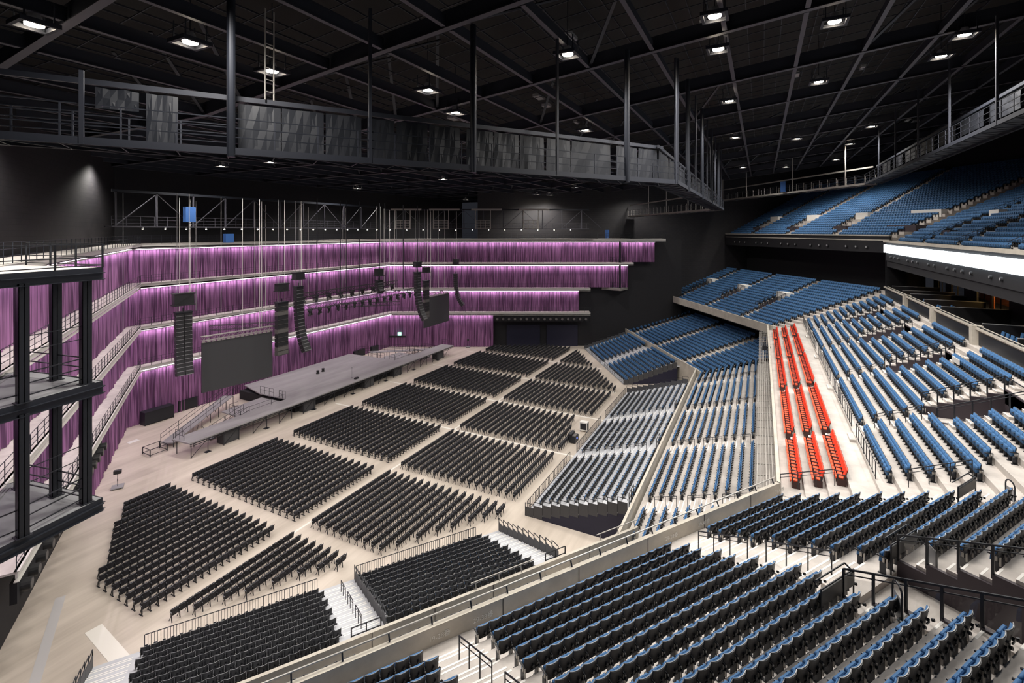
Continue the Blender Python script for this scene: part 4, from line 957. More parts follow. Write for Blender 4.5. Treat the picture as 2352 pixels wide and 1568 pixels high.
# ------------------------------------------------------------------ walls behind the wings
wall('wall_wing', P1 - inw_r * .8, P1 + drt * 66 - inw_r * .8, 0, 24.0, 'dark', .2, 'dark wall behind the far right curtains')
wall('wall_wing', P2 - inw_l * .8, P2 + dlt * 66 - inw_l * .8, 0, 24.0, 'dark', .2, 'dark wall behind the left curtains')
for i, (s0, s1) in enumerate(((26.5, 34.0), (35.5, 42.5))):
    a = P1 + drt * s0 - inw_r * .55; b = P1 + drt * s1 - inw_r * .55
    struct(MB().bar((*a, 2.4), (*b, 2.4), .1, 4.8).build('door_%d' % (i + 1), 'navy'), 'dark navy dock door under the lowest gallery')
a = FF.P(41.0, 31.45); b = FF.P(47.0, 31.45)
struct(MB().bar((a[0], a[1], 2.4), (b[0], b[1], 2.4), .12, 4.8).build('door_3', 'navy'), 'dark navy dock door in the far side wall')
# ------------------------------------------------------------------ catwalks
def catwalk(p, q, z, label, width=1.5, side=1, panels=(), poles=(), top=2.6, bars=(1.25, .85, .45), sp=1.75, mesh_under=True, light='beam2'):
    """p,q plan ends of the camera-side edge; the deck extends to side*normal"""
    p = np.array(p[:2], float); q = np.array(q[:2], float); d = q - p; L = np.linalg.norm(d); ang = math.atan2(d[1], d[0])
    o = empty('catwalk', (p[0], p[1], z), label, 'catwalk', 'catwalks under the roof', rz=ang); W = width * side
    y0, y1 = sorted((0, W))
    MB().box(0, L, y0, y1, .26, .30).build('deck', 'grating', o) if False else MB().box(0, L, y0, y1, .22, .27).build('deck', 'black', o)
    m_ = MB()
    for y in (0, W): m_.box(0, L, y - .05, y + .05, 0, .30); m_.box(0, L, y - .09, y + .09, 0, .03)
    m_.build('edge_beam', light, o)
    m_ = MB(); n = int(L / 1.75)
    for i in range(n):
        m_.bar((i * L / n, 0, .02), ((i + 1) * L / n, W, .02), .05); m_.bar((i * L / n, W, .02), (i * L / n, 0, .02), .04)
    m_.build('bracing', 'steel', o)
    m_ = MB()
    for y in (0, W):
        for b in bars: m_.box(0, L, y - .02, y + .02, .3 + b - .02, .3 + b + .02)
    m_.build('rail', 'steel', o)
    n = int(L / sp)
    posts([MB().box(i * L / n - .03, i * L / n + .03, -.02, .02, .1, .3 + bars[0]) for i in range(n + 1)], light, o)
    m_ = MB()
    for i in range(n + 1): m_.box(i * L / n - .03, i * L / n + .03, W - .02, W + .02, .1, .3 + bars[0])
    m_.build('inner_railing', light, o)
    if top:
        m_ = MB().box(0, L, W * .8 - .06, W * .8 + .06, top, top + .22); m_.build('top_beam', light, o)
    for x, (kind) in poles:
        zt = roof_z(-(p[1] + d[1] * x / L)) - z
        if kind == 'round': MB().tube((x, W * .5 * 0, -.1), (x, 0, zt), .17, 14).build('pole', 'steel', o)
        else: MB().box(x - .07, x + .07, -.07, .07, 0, zt if kind == 'tall' else top + .2).build('hanger_post', light, o)
    for x0, x1, z0, z1 in panels:
        m_ = MB(); n = 6; v = []
        for i in range(n + 1):
            for j in (0, 1, 2):
                v.append((x0 + (x1 - x0) * i / n, W * .82 + .03 * sin(i * 1.7 + j * 2.1), z0 + (z1 - z0) * j / 2))
        nv = len(v); v += [(a_, b_ + .02 * side, c_) for a_, b_, c_ in v]
        f = [(i * 3 + j, (i + 1) * 3 + j, (i + 1) * 3 + j + 1, i * 3 + j + 1) for i in range(n) for j in (0, 1)]
        f += [(nv + i * 3 + j + 1, nv + (i + 1) * 3 + j + 1, nv + (i + 1) * 3 + j, nv + i * 3 + j) for i in range(n) for j in (0, 1)]
        m_.poly(v, f).build('panel', 'panel', o)
    return o
t0_ = -31.0
P_ = [(-24.86, -23.45, 1.7, 2.55), (-23.2, -22.1, .3, 2.5), (-19.85, -18.1, .3, 2.5), (-18.05, -16.2, .3, 2.5), (-16.1, -14.4, .3, 2.5), (-14.1, -12.7, .3, 2.5), (-12.6, -10.9, .3, 2.5), (-10.8, -9.0, .3, 2.5), (-8.6, -6.9, .3, 2.5), (-6.85, -5.2, .3, 2.5), (-5.1, -3.4, .3, 2.5), (-3.2, -1.4, .3, 2.5), (-1.3, 1.9, .3, 2.5), (2.4, 4.3, .3, 2.5), (4.4, 6.2, .3, 2.5)]
catwalk(FN.P(52.6, t0_), FN.P(52.6, 6.7), 29.12, 'long dark catwalk crossing above the floor in the upper left foreground', 1.6, 1,
        [(a - t0_, b - t0_, c, d) for a, b, c, d in P_], [(x - t0_, k) for x, k in ((-29.5, 'round'), (-24.99, 'short'), (-20.1, 'round'), (-14.26, 'tall'), (-8.78, 'round'), (-3.31, 'tall'), (2.15, 'round'), (6.6, 'tall'))])
catwalk((-23.7, -47.5), (23.3, -47.5), 29.12, 'catwalk running from the corner of the near catwalk toward the far side', 1.6, 1, [(x, x + 4.2, .3, 2.5) for x in (0.4, 4.9, 9.6, 14.2, 18.9, 23.5, 28.2, 33, 37.6)], [(x, 'round' if i % 2 else 'tall') for i, x in enumerate(np.arange(.3, 47, 5.2))])
catwalk(FF.P(52.6, 31.0), FF.P(52.6, -6.7), 29.12, 'pale-edged catwalk on the far side above the side wall', 1.6, -1, [], [(x, 'tall') for x in (8, 17, 26, 34)], light='galv')
catwalk((-29.2, -66.4), (29.2, -66.4), 32.75, 'dark catwalk over the rear seats, upper right', 1.8, -1, [(x, x + 4.8, 1.2, 2.5) for x in range(2, 54, 6)], [(x, 'tall') for x in range(4, 58, 9)])
catwalk(FF.P(71.4, 31.0), FF.P(71.4, -12.6), 32.75, 'dark catwalk along the far side in front of the upper tier', 1.8, 1, [(x, x + 3.5, .4, 1.4) for x in (9, 13, 17)], [(x, 'tall') for x in (5, 14, 28, 40)], light='galv')
SC = empty('stage_catwalk', (-31, 12, 26.3), 'steel catwalk with cross bracing high over the left of the stage', 'catwalk', 'catwalks over the stage')
def stage_cw(o, L, boxes, main='beam'):
    m_ = MB().box(0, L, -.06, .06, 0, .16); m_.box(0, L, 1.44, 1.56, 0, .16); m_.box(0, L, 0, 1.5, .1, .13)
    m_.build('deck', main, o)
    m_ = MB()
    for b in (1.25, .85, .45): m_.box(0, L, -.02, .02, b, b + .04)
    for x in np.arange(0, L, 1.45): m_.box(x - .02, x + .02, -.03, .03, .1, 1.28)
    m_.build('railing', main, o)
    m_ = MB().box(0, L, -.08, .08, 4.0, 4.3); m_.build('top_beam', 'steel' , o)
    m_ = MB()
    for i, x in enumerate(np.arange(.4, L, 4.2)):
        m_.box(x - .08, x + .08, -.08, .08, .1, 4.1)
        if i % 3 != 1: m_.bar((x, 0, .2), (x + 4.2, 0, 4.0), .09)
        else: m_.bar((x, 0, 4.0), (x + 4.2, 0, .2), .07)
    m_.build('truss_brace', 'beam', o)
    for x in boxes:
        m_ = MB()
        for xx in np.linspace(x, x + 3.0, 4): m_.box(xx - .05, xx + .05, -.15, -.05, .1, 1.9)
        for zz in (.2, .8, 1.35, 1.8): m_.box(x, x + 3, -.15, -.05, zz - .05, zz + .05)
        m_.box(x - .2, x - .05, -.15, 0, 0, 4.0); m_.box(x + 3.05, x + 3.2, -.15, 0, 0, 4.0); m_.box(x - 1, x + 5.5, -.25, .1, 4.0, 4.35)
        m_.build('loading_frame', 'galv', o)
stage_cw(SC, 42, [])
S2p = CF(-27.5, 104); S2 = empty('stage_catwalk', (S2p[0], S2p[1], 26.3), 'steel catwalk with four pale loading frames over the right of the stage', 'catwalk', 'catwalks over the stage', rz=math.atan2(drt[1], drt[0]))
stage_cw(S2, 44, [2.6, 10.8, 19.8, 30.0])
k = 0
for i, x in enumerate(list(np.linspace(-28, 11, 17)) + [None] * 12):
    if x is not None: p = (x, 11.8, 26.1)
    else:
        j = i - 17; c = CF(-26 + 3.5 * j, 103.8); p = (c[0], c[1], 26.1)
    o = empty('work_light', p, 'tiny warm work light under the stage catwalk, %s from the left' % ORD[i + 1], 'light', 'work lights under the stage catwalks')
    MB().tube((0, 0, .02), (0, 0, .2), .09, 8).build('housing', 'case', o); MB().tube((0, 0, -.02), (0, 0, .02), .08, 8).build('lens', 'lamp', o)
for i, (c, z, w_, h_) in enumerate([(CF(21.5, 110.0), 24.25, 1.3, 1.9), (CF(-40.5, 61.0), 27.0, 1.2, 1.9), (CF(-38.5, 66.0), 24.3, 1.1, 1.2)]):
    tag(MB().box(-w_ / 2, w_ / 2, -.3, .3, 0, h_).build('blue_cabinet', 'bluebox', loc=(c[0], c[1], z)), ['blue cabinet on the top gallery at the far right end', 'blue cabinet on the left stage catwalk', 'small blue cabinet on the top gallery at left'][i], 'cabinet')
tag(MB().box(-.5, .5, -.4, .4, 0, 1.9).build('blue_cabinet', 'bluebox', loc=FF.P(71.0, 5.0, 33.1)), 'blue lit cabinet on the far catwalk by the upper tier', 'cabinet')
# ladder by the near catwalk
o = empty('ladder', (*FN.P(51.4, -18.6)[:2], 31.9), 'thin steel ladder rising from the near catwalk to the roof', 'ladder')
m_ = MB(); m_.bar((-.2, 0, 0), (-.2, 0, 4.2), .05); m_.bar((.25, 0, 0), (.25, 0, 4.2), .05); m_.build('stile', 'galv', o)
m_ = MB()
for z in np.arange(.4, 4.2, .55): m_.bar((-.2, 0, z), (.25, 0, z), .035)
m_.build('rung', 'galv', o)
# ------------------------------------------------------------------ stage
stg = empty('stage', (0, 5, 0), 'long grey stage deck on black scaffolding in front of the curtains', 'stage')
def sp_(a, b): return (b, -a - 5)
dk = MB()
dk.prism([sp_(-4.95, -26.6), sp_(-4.95, 26.6), sp_(-7.9, 26.4), sp_(-7.9, 12.0), sp_(-19.2, 11.4), sp_(-19.2, -10.4), sp_(-13.4, -11.9), sp_(-7.9, -11.7), sp_(-7.9, -26.9)], 1.68, 1.82)
dk.build('deck', 'stage', stg)
MB().prism([sp_(-8.6, -18.4), sp_(-8.6, -11.9), sp_(-12.8, -12.1), sp_(-12.4, -18.3)], 1.30, 1.42).build('lower_deck', 'stage', stg)
MB().prism([sp_(-8.6, 18.0), sp_(-8.6, 12.3), sp_(-12.8, 12.1), sp_(-12.4, 18.0)], 1.30, 1.42).build('lower_deck', 'stage', stg)
m_ = MB()
for b in np.arange(-26.4, 26.7, 1.9):
    for a in (-5.0, -7.8): m_.box(b - .03, b + .03, -a - 5 - .03, -a - 5 + .03, 0, 1.68)
    if int(round((b + 26.4) / 1.9)) % 2 == 0: m_.bar((b, 0, .1), (b + 1.9, 0, 1.6), .05)
    m_.box(b - .3, b + .3, -.2, .35, 0, .05) if int(round((b + 26.4) / 1.9)) % 4 == 1 else None
m_.box(-26.5, 26.5, -.03, .03, 1.35, 1.41); m_.box(-26.5, 26.5, -.02, .02, 1.55, 1.69)
for b in np.arange(-10, 12, 2.4):
    m_.box(b - .04, b + .04, 14.1, 14.18, 0, 1.7)
m_.build('scaffold', 'black', stg)
MB().box(-11.4, 11.4, 1.4, 13.9, .05, 1.3).build('understage', 'dark', stg)
for b in (-21.5, -9.8, 2.2, 9.4, 22.2): MB().box(b - 1.0, b + 1.0, .3, 1.5, 0, 1.5).box(b - .9, b + .9, .28, .3, .1, 1.4).build('understage_case', 'screen', stg)
# ramp, stair and guard rails at both ends of the stage
for sgn, nm in ((-1, 'left'), (1, 'right')):
    rp = empty('ramp', (sgn * 27.0, 10.6, 0), 'long grey access ramp with pipe rails at the %s end of the stage' % nm, 'ramp', 'access ramps of the stage')
    A = np.array([-sgn * 1.0, 0.0]); B = np.array([-sgn * 12.5, 6.3]); d_ = (B - A) / np.linalg.norm(B - A); nn = np.array([-d_[1], d_[0]]) * .75
    v = [(*(A - nn), .55), (*(B - nn), 1.75), (*(B + nn), 1.75), (*(A + nn), .55)]; v += [(x, y, z - .1) for x, y, z in v]
    MB().poly(v, [(0,1,2,3),(7,6,5,4),(0,4,5,1),(1,5,6,2),(2,6,7,3),(3,7,4,0)]).build('deck', 'stage', rp)
    m_ = MB()
    for s in (-1, 1): railing(m_, [(*(A + s * nn), .55), (*(B + s * nn), 1.75), (*(B + d_ * 2 + s * nn), 1.8)], h=1.05, sp=1.6, bars=(1.05, .55), r=.02, pr=.018)
    m_.build('railing', 'black', rp)
    m_ = MB()
    for q in np.linspace(0, 1, 8):
        for s in (-1, 1): c = A + (B - A) * q + s * nn; m_.box(c[0] - .03, c[0] + .03, c[1] - .03, c[1] + .03, 0, .5 + 1.2 * q)
    m_.build('trestle', 'black', rp)
    m_ = MB()
    for x in (-.9, .9):
        for y in (-1.0, .6): m_.box(sgn * (0.4) + x - .04, sgn * (.4) + x + .04, y - .04, y + .04, 0, .8)
    for z in (.15, .78):
        m_.box(sgn * .4 - .9, sgn * .4 + .9, -1.03, -.97, z, z + .05); m_.box(sgn * .4 - .9, sgn * .4 + .9, .57, .63, z, z + .05); m_.box(sgn * .4 - .92, sgn * .4 - .86, -1, .6, z, z + .05); m_.box(sgn * .4 + .86, sgn * .4 + .92, -1, .6, z, z + .05)
    m_.build('end_frame', 'black', rp)
    sr = empty('stage_stair', (sgn * 17.6, 8.3, 0), 'black stair with rails climbing onto the %s part of the stage' % nm, 'stair', 'stairs of the stage')
    m_ = MB()
    for k in range(8): m_.box(sgn * (.0 + .65 * k) - .3, sgn * (.65 * k) + .3, -.7 + .35, .9, 1.5 - .2 * k, 1.55 - .2 * k)
    m_.build('tread', 'case', sr)
    m_ = MB(); railing(m_, [(-sgn * .3, -.35, 1.6), (sgn * 4.6, -.35, .2)], h=1.0, sp=1.2, bars=(1.0, .5), r=.02, pr=.02); railing(m_, [(-sgn * .3, .9, 1.6), (sgn * 4.6, .9, .2)], h=1.0, sp=1.2, bars=(1.0, .5), r=.02, pr=.02)
    for k in range(14): m_.bar((sgn * (.4 * k), rng.uniform(-.3, 2.2), 0), (sgn * (.4 * k + rng.uniform(-.5, .5)), rng.uniform(-.3, 2.4), rng.uniform(.6, 1.5)), .04)
    m_.build('railing', 'black', sr)
m_ = MB()
for sgn in (-1, 1):
    railing(m_, [(sgn * 17.6, 3.2, 1.42), (sgn * 12.0, 3.2, 1.42)], h=1.0, sp=1.9, bars=(1.0, .5), r=.016, pr=.02)
    railing(m_, [(sgn * 18.6, 2.9, 1.8), (sgn * 18.6, 5.2, 1.8), (sgn * 17.4, 5.2, 1.8)], h=1.05, sp=1.2, bars=(1.05, .55), r=.018, pr=.02)
    railing(m_, [(sgn * 11.7, 8.6, 1.8), (sgn * 11.7, 5.6, 1.8)], h=1.05, sp=1.0, bars=(1.05, .55), r=.018, pr=.02)
    railing(m_, [(sgn * 11.7, 4.4, 1.8), (sgn * 11.7, 3.1, 1.8)], h=1.05, sp=.8, bars=(1.05, .55), r=.018, pr=.02)
    railing(m_, [(sgn * 26.5, 2.9, 1.8), (sgn * 26.5, 1.2, 1.8)], h=1.05, sp=.9, bars=(1.05, .55), r=.018, pr=.02)
    m_.box(*sorted((sgn * 12.0, sgn * 18.4)), 3.4, 3.5, .9, 1.4)
m_.build('guard_rail', 'black', stg)
for i, (a, b, sx, sy, h_) in enumerate([(-20.6, -22.0, 3.6, 1.2, 1.7), (-21.8, -17.6, 2.6, 1.0, 1.5), (-22.4, -14.0, 2.4, 1.0, 1.4), (-21.5, 16.0, 3.0, 1.0, 1.3), (-21.5, 20.5, 2.0, 1.0, 1.2)]):
    tag(MB().box(-sx / 2, sx / 2, -sy / 2, sy / 2, .1, h_).box(-sx / 2 - .03, sx / 2 + .03, -sy / 2 - .03, sy / 2 + .03, h_, h_ + .05).box(-sx/2, -sx/2+.1, -sy/2, sy/2, 0, .1).box(sx/2-.1, sx/2, -sy/2, sy/2, 0, .1).build('dimmer_rack', 'black', loc=(b, -a, 0)), 'black equipment rack before the curtain, %s from the left' % ORD[i + 1], 'rack', 'black racks before the curtain')
for i, (a, b) in enumerate(((-13.96, -.84), (-14.19, .47))):
    o = empty('stage_monitor', (b, -a, 1.82), 'small round black unit on the stage deck, %s of the pair' % ['left', 'right'][i], 'stage unit', 'pair of black units on the stage')
    MB().tube((0, 0, 0), (0, 0, .12), .28, 12).build('base', 'speaker', o); MB().tube((0, 0, .12), (0, 0, .55), .2, 12, r2=.24).build('head', 'speaker', o)
tag(MB().box(-.35, .35, -.2, .2, 0, .22).box(-.2, .2, -.12, .12, .22, .27).build('floor_monitor', 'speaker', loc=(0, 6.04, 1.82)), 'small black box on the stage near the front edge', 'monitor')
o = empty('microphone_stand', (-.03, 7.0, 1.82), 'slim upright microphone stand near the stage front', 'microphone stand')
MB().tube((0, 0, 0), (0, 0, .03), .16, 12).build('base', 'black', o); MB().tube((0, 0, 0), (0, 0, 1.6), .015, 6).build('pole', 'black', o); MB().tube((0, 0, 1.6), (.02, 0, 1.75), .03, 8).build('microphone', 'black', o)
for i, (x, y) in enumerate(((-33.47, 5.04), (33.12, 5.54))):
    o = empty('speaker_stand', (x, y, 0), 'small speaker on a pole stand on the floor at the %s of the stage' % ['left', 'far right'][i], 'speaker stand', 'speakers on pole stands', rz=radians(-30 if i == 0 else 30))
    MB().box(-.5, .5, -.5, .5, .1, .17).box(-.45, -.35, -.45, -.35, 0, .1).box(.35, .45, -.45, -.35, 0, .1).box(-.45, -.35, .35, .45, 0, .1).box(.35, .45, .35, .45, 0, .1).build('base', 'case', o)
    MB().tube((0, 0, .15), (0, 0, 1.5), .025, 8).tube((0, 0, .7), (0, 0, .9), .04, 8).build('pole', 'black', o); MB().box(-.32, .32, -.2, .2, 1.45, 1.78).build('speaker', 'speaker', o)
tag(MB().box(-.55, .55, -.35, .35, 0, .03).build('floor_plate', 'white', loc=(-27.0, 16.05, 0)), 'white plate lying on the floor near the left curtain', 'plate')
# ------------------------------------------------------------------ PA, screens, trusses
cable_i = [0]
def cable(x, y, z0, z1, m_, lab, r=.03):
    o = MB().tube((0, 0, 0), (0, 0, z1 - z0), r, 6).build('hoist_cable', m_, loc=(x, y, z0)); tag(o, lab, 'cable', 'hoist cables over the stage')
def line_array(x, y, zt, n, w_, ch, curve, rot, lab, mz, mw, kind='line', short=None):
    short = ' '.join(lab.split(',')[0].split()[:12])
    o = empty('line_array', (x, y, zt), lab, 'line array', 'hanging loudspeaker columns', rz=rot)
    MB().box(-w_ / 2, w_ / 2, -.45, .45, 0, .12).box(-.05, .05, -.05, .05, .1, .55).build('fly_bar', 'black', o)
    z = 0; yy = 0; tilt = 0
    for i in range(n):
        tilt = curve * (i / n) ** 2.2; c, s_ = cos(tilt), sin(tilt)
        m_ = MB()
        def R_(px, py, pz): return (px, yy + py * c + pz * s_ , z + pz * c - py * s_)
        for sx in ((-w_ / 2, -.02), (.02, w_ / 2)) if w_ > 1.4 and kind == 'line' else ((-w_ / 2, w_ / 2),):
            x0, x1 = sx; d0, d1 = -.32, .32; pts = [R_(x0, d0, 0), R_(x1, d0, 0), R_(x1, d1, -.02), R_(x0, d1, -.02), R_(x0, d0, -ch + .03), R_(x1, d0, -ch + .03), R_(x1, d1, -ch + .05), R_(x0, d1, -ch + .05)]
            m_.poly(pts, [(0,1,2,3),(7,6,5,4),(0,4,5,1),(1,5,6,2),(2,6,7,3),(3,7,4,0)])
            pts = [R_(x0 + .03, d0 - .01, -ch + .06), R_(x1 - .03, d0 - .01, -ch + .06), R_(x1 - .03, d0 - .01, -ch + .10), R_(x0 + .03, d0 - .01, -ch + .10)]
            m_.poly([(a, b - .01, c_) for a, b, c_ in pts] + pts, [(0,1,2,3),(7,6,5,4),(0,4,5,1),(1,5,6,2),(2,6,7,3),(3,7,4,0)], 1)
        mm = ['speaker', 'case'] if kind == 'line' else (['speaker_g', 'speaker'] if (i % 4) in (2,) or i >= n - 1 else ['speaker', 'speaker_g'])
        m_.build('cabinet', mm, o)
        z -= ch * c; yy -= ch * s_
    f = MB()
    h0, h1 = mz
    f.box(-mw / 2, mw / 2, -.5, .5, h0 - zt, h0 - zt + .12); f.box(-mw / 2 + .1, mw / 2 - .1, -.4, .4, h0 - zt + .12, h1 - zt)
    f.box(-mw / 2, mw / 2, -.45, .45, h1 - zt, h1 - zt + .05); f.bar((-mw / 2, -.52, h0 - zt), (mw / 2, -.52, h1 - zt), .05)
    f.build('motor_frame', 'speaker', o)
    for j, dx in enumerate((-mw * .28, mw * .28)):
        X, Y = x + dx * cos(rot), y + dx * sin(rot)
        MB().tube((dx, 0, .1), (dx, 0, h0 - zt), .02, 5).build('lifting_chain', 'galv', o)
        cable(X, Y, h1, 30.0, 'white' if j or w_ < 1.2 else 'case', 'pale %s cable of the %s' % (['left', 'right'][j], short), .035 if j else .025)
line_array(-27.8, 4, 16.9, 16, 1.6, .43, .22, radians(-10), 'tall double loudspeaker column at far left, in front of the left curtains', (17.7, 19.0), 2.1)
line_array(-12.8, 4, 18.2, 18, 1.2, .50, .62, radians(4), 'curved black loudspeaker column between left screen and lighting truss', (19.2, 20.2), 1.7)
line_array(-15.45, 4, 16.4, 12, 1.6, .58, 0, 0, 'straight grey loudspeaker stack beside the left screen', (17.9, 18.9), 1.7, 'sub')
line_array(13.2, 4, 18.2, 18, 1.2, .50, .75, radians(-4), 'curved black loudspeaker column on the right of the stage', (19.2, 20.2), 1.7)
line_array(15.8, 4, 16.4, 12, 1.3, .58, 0, 0, 'straight grey loudspeaker stack behind the right curved column', (18.0, 19.0), 1.6, 'sub')
line_array(25.9, 4, 16.9, 16, .95, .43, .9, radians(14), 'thin curved loudspeaker column right of the far screen', (18.9, 20.0), 1.9)
line_array(3.0, 4, 17.6, 5, 1.1, .42, 1.5, 0, 'small curled loudspeaker cluster hanging over mid stage', (18.4, 19.6), 1.6)
def screen(pa, pb, zb, h, lab, g):
    p = np.array(pa, float); q = np.array(pb, float); d = q - p; L = np.linalg.norm(d); ang = math.atan2(d[1], d[0])
    o = empty('led_screen', (p[0], p[1], zb), lab, 'screen', 'hanging screens', rz=ang)
    MB().box(0, L, 0, .18, 0, h).build('display', 'screen', o)
    MB().box(0, L, -.02, 0, h - 1.35, h - .25).build('dark_banner', 'black', o) if False else None
    m_ = MB()
    for y in (-.1, .35):
        for z in (h + .25, h + .75): m_.tube((0, y, z), (L, y, z), .035, 6)
    for x in np.arange(0, L - .4, .55):
        m_.bar((x, -.1, h + .25), (x + .45, -.1, h + .75), .03); m_.bar((x, .35, h + .75), (x + .45, .35, h + .25), .03); m_.bar((x, -.1, h + .75), (x, .35, h + .75), .03)
        m_.box(x, x + .35, -.12, .05, h + .02, h + .15)
    m_.build('truss', 'galv', o)
    for j, f_ in enumerate((.25, .55, .8)):
        c = p + d * f_; cable(c[0], c[1], zb + h + .7, 30.0, 'white', 'pale cable above the %s screen, %s from its left end' % (g, ORD[j + 1]), .025)
screen((-24.5, 6.2), (-16.2, 4.8), 6.7, 5.9, 'large blank grey screen hanging at the left of the stage', 'left')
screen((17.3, 5.6), (26.3, 5.9), 7.0, 5.8, 'blank grey screen hanging at the far right of the stage', 'right')
def light_truss(p, q, z, n, lab, heads=True, g='lighting trusses'):
    p = np.array(p, float); q = np.array(q, float); d = q - p; L = np.linalg.norm(d); ang = math.atan2(d[1], d[0])
    o = empty('lighting_truss', (p[0], p[1], z), lab, 'truss', g, rz=ang)
    m_ = MB()
    for y in (-.3, .3):
        for zz in (-.3, .3): m_.tube((0, y, zz), (L, y, zz), .035, 6)
    for i, x in enumerate(np.arange(0, L - .5, .6)):
        a_, b_ = (-.3, .3) if i % 2 else (.3, -.3)
        for y in (-.3, .3): m_.bar((x, y, a_), (x + .6, y, b_), .03)
        m_.bar((x, -.3, .3), (x, .3, .3), .03); m_.bar((x, -.3, -.3), (x, .3, -.3), .03)
    m_.build('frame', 'speaker', o)
    if heads:
        for i in range(n):
            x = (i + .5) * L / n; y = (-.45, .45)[i % 2]; s_ = rng.uniform(.8, 1.2); tx, ty = rng.uniform(-.25, .25), rng.uniform(-.25, .25)
            MB().box(x - .22, x + .22, y - .18, y + .18, -.55, -.38).box(x - .2, x - .16, y - .05, y + .05, -.95, -.5).box(x + .16, x + .2, y - .05, y + .05, -.95, -.5).tube((x, y, -.62), (x + tx * .8, y + ty, -1.15), .13 * s_, 10, r2=.17 * s_).build('moving_light', 'speaker', o)
        m_ = MB()
        for i in range(12):
            x = rng.uniform(0, L - 1.2); m_.path([(x, -.35, .2), (x + .4, -.5, -.25), (x + .8, -.45, -.3), (x + 1.2, -.35, .15)], .03, 5)
        m_.build('cable_loom', 'black', o)
light_truss((-12.5, 3.0), (12.3, 3.0), 15.3, 30, 'long black lighting truss crowded with lamps over the stage')
light_truss((-10.5, 7.5), (11.5, 7.5), 16.4, 18, 'second black lighting truss behind the crowded one')
light_truss((-19.5, 13.0), (-13.0, 7.0), 12.9, 6, 'short diagonal truss behind the left screen', False)
light_truss((2.5, 12.0), (9.5, 5.0), 13.0, 6, 'short diagonal truss below the long lighting truss', False)
for i, x in enumerate((-10.5, -10.2, -5.5, -5.1, -2.0, 3.0, 3.4, 8.5, 8.9, 12.0)):
    cable(x, 3.0 + .4 * (i % 3), 15.7, 30.5, 'black', 'thick dark cable above the long lighting truss, %s from the left' % ORD[i + 1], .06)
xs = [-31, -24, -21.5, -19.5, -14.4, -13.9, -11.6, -9.0, -7.7, -6.4, -4.2, -1.0, .6, 2.0, 5.2, 6.6, 10.4, 14.4, 19, 21, 24.6, 28]
for i, x in enumerate(xs):
    zz = [7.5, 9, 12.5, 11, 8.5, 10.5][i % 6]
    cable(x, 9.5 + 2.2 * (i % 4), zz + 4, 30.0, 'white' if i % 3 else 'case', 'thin pale hoist cable in front of the curtains, %s from the left' % ORD[i + 1], .03)
# exit sign and its black beam on the right curtain
ex = CF(-25.1, 108.0); o = empty('exit_sign', (ex[0], ex[1], 2.6), 'small glowing green-white exit sign on a black beam before the curtain', 'sign', rz=math.atan2(drt[1], drt[0]))
MB().box(-2.2, 1.5, 0, .15, -.35, .05).build('beam', 'black', o); MB().box(-.3, .5, -.05, .1, .1, .8).build('face', 'green', o)
# cases and console on the floor behind the middle rear block
o = empty('rack_case', (1.3, -32.3, 0), 'white wheeled rack case at the end of the floor rows', 'case')
MB().box(-.35, .35, -.5, .5, .15, 1.25).build('body', 'white', o); MB().box(-.28, .28, -.52, -.5, .25, 1.15).box(-.37, -.35, -.4, .4, .3, 1.1).build('door', 'black', o)
for x in (-.28, .28):
    for y in (-.4, .4): MB().tube((x - .03, y, .07), (x + .03, y, .07), .07, 10).build('wheel', 'black', o)
o = empty('mixing_console', (-2.3, -32.2, 0), 'black covered control desk with a blue light behind the floor rows', 'console')
MB().box(-.6, .6, -.4, .4, .1, .8).box(-.65, .65, .1, .5, .8, 1.1).build('desk', 'black', o); MB().box(-.5, .5, -.35, .05, .8, .9).build('control_panel', 'speaker_g', o); MB().box(-.1, .1, -.42, -.40, .45, .6).build('indicator', 'ctrl', o)
# armoured lamp on the rear balcony pipes, sign boards
tag(MB().box(-.3, .3, -.3, .3, 0, .5).tube((-.1, 0, .5), (.15, .1, .95), .18, 10).tube((.1, -.25, .3), (.1, -.7, .35), .12, 10).build('follow_spot', 'black', loc=FR.P(53.1, 13.0, 10.3)), 'black lamp unit clamped to the pale pipes of the rear balcony', 'lamp')
o = tag(MB().box(-.75, .75, -.03, .03, 0, .42).build('notice_board', 'white', loc=FR.P(66.3, -9.0, 15.5)), 'white notice board with red lettering over a stair opening', 'sign')
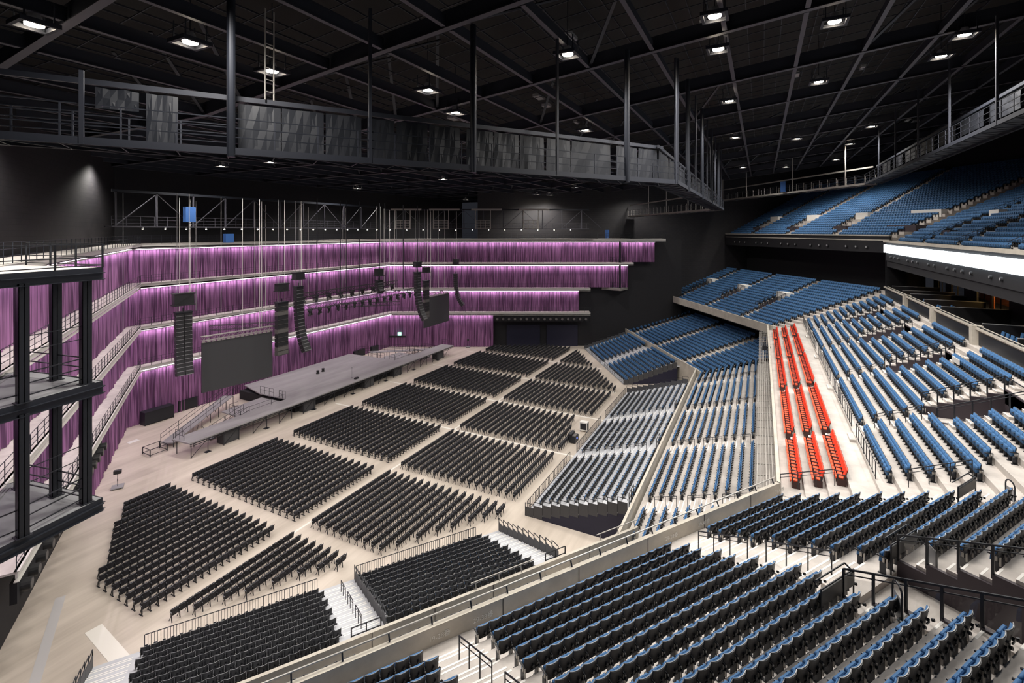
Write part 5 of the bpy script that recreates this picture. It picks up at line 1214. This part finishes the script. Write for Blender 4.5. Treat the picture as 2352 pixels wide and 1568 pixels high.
# lettering on the parapets
def text(s_, p, rot, size, lab, m='white'):
    c = bpy.data.curves.new('lettering', 'FONT'); c.body = s_; c.size = size; c.extrude = .004; c.materials.append(M[m])
    t_ = bpy.data.objects.new('tmp', c); col.objects.link(t_); bpy.context.view_layer.update()
    me = bpy.data.meshes.new_from_object(t_.evaluated_get(bpy.context.evaluated_depsgraph_get())); bpy.data.objects.remove(t_)
    o = bpy.data.objects.new('seat_number_lettering', me); col.objects.link(o); o.location = p; o.rotation_euler = rot
    tag(o, lab, 'lettering', 'white seat range numbers on the parapets')
for s_, t, lab in (('19-28\u756a', -13.7, 'white numbers 19-28 on the near parapet beside the aisle at lower left'), ('29-38\u756a', -11.9, 'white numbers 29-38 on the near parapet at the start of the middle block'),
                   ('29-38\u756a', -1.6, 'white numbers on the near parapet at the end of the middle block'), ('39-48\u756a', .75, 'white numbers 39-48 on the near parapet beside the right aisle'), ('39-48\u756a', 7.2, 'white numbers at the far end of the near parapet')):
    p = FN.P(59.415, t, 10.70); text(s_, p, (pi / 2, 0, FN.rot), .26, lab)
# trays of accessible platforms beside the stair opening in the foreground
for i, (F, n, t, z, nm) in enumerate([(FN, 68.0, -3.0, zl3 + .35 * 9, 'left of the stair opening, middle block'), (FN, 68.0, 1.4, zl3 + .35 * 9, 'right of the stair opening'), (FN, 67.2, 9.4, zl3 + .35 * 8, 'by the corner aisle')]):
    o = empty('counter_rail', F.P(n, t, z), 'black counter panel with pipe rail %s' % nm, 'counter', 'black counter panels of the near balcony', rz=F.rot)
    MB().box(-.95, .95, -.03, .03, .55, .98).build('panel', 'speaker', o)
    m_ = MB(); m_.path([(-.95, 0, 0), (-.95, 0, 1.05), (.95, 0, 1.05), (.95, 0, 0)], .028, 6); m_.path([(-.8, .25, 1.12), (.9, .25, 1.12), (.9, 0, 1.0)], .028, 6); m_.build('rail', 'black', o)
for i, (t, n) in enumerate(((-2.95, 69.6), (1.2, 68.9), (9.9, 68.5))):
    k = (n - 60.35) / .84; z = zl3 + .35 * int(k)
    o = empty('hoop_rail', FN.P(n, t, z), 'tall black hoop rail with mesh infill, %s from the left on the near balcony' % ORD[i + 1], 'rail', 'black hoop rails', rz=FN.rot + .8)
    pts = [(-.28, 0, 0), (-.28, 0, 1.0)] + [(.28 * -cos(a_), 0, 1.0 + .28 * sin(a_) * .8) for a_ in np.linspace(0, pi, 8)] + [(.28, 0, 0)]
    MB().path(pts, .03, 6).build('hoop', 'black', o); MB().box(-.22, .22, -.008, .008, .2, .9).build('infill', 'case', o)
# blurred dark seat edge right next to the camera is a seat of the tier the picture was taken from
sp0 = CF(1.55, 1.35);
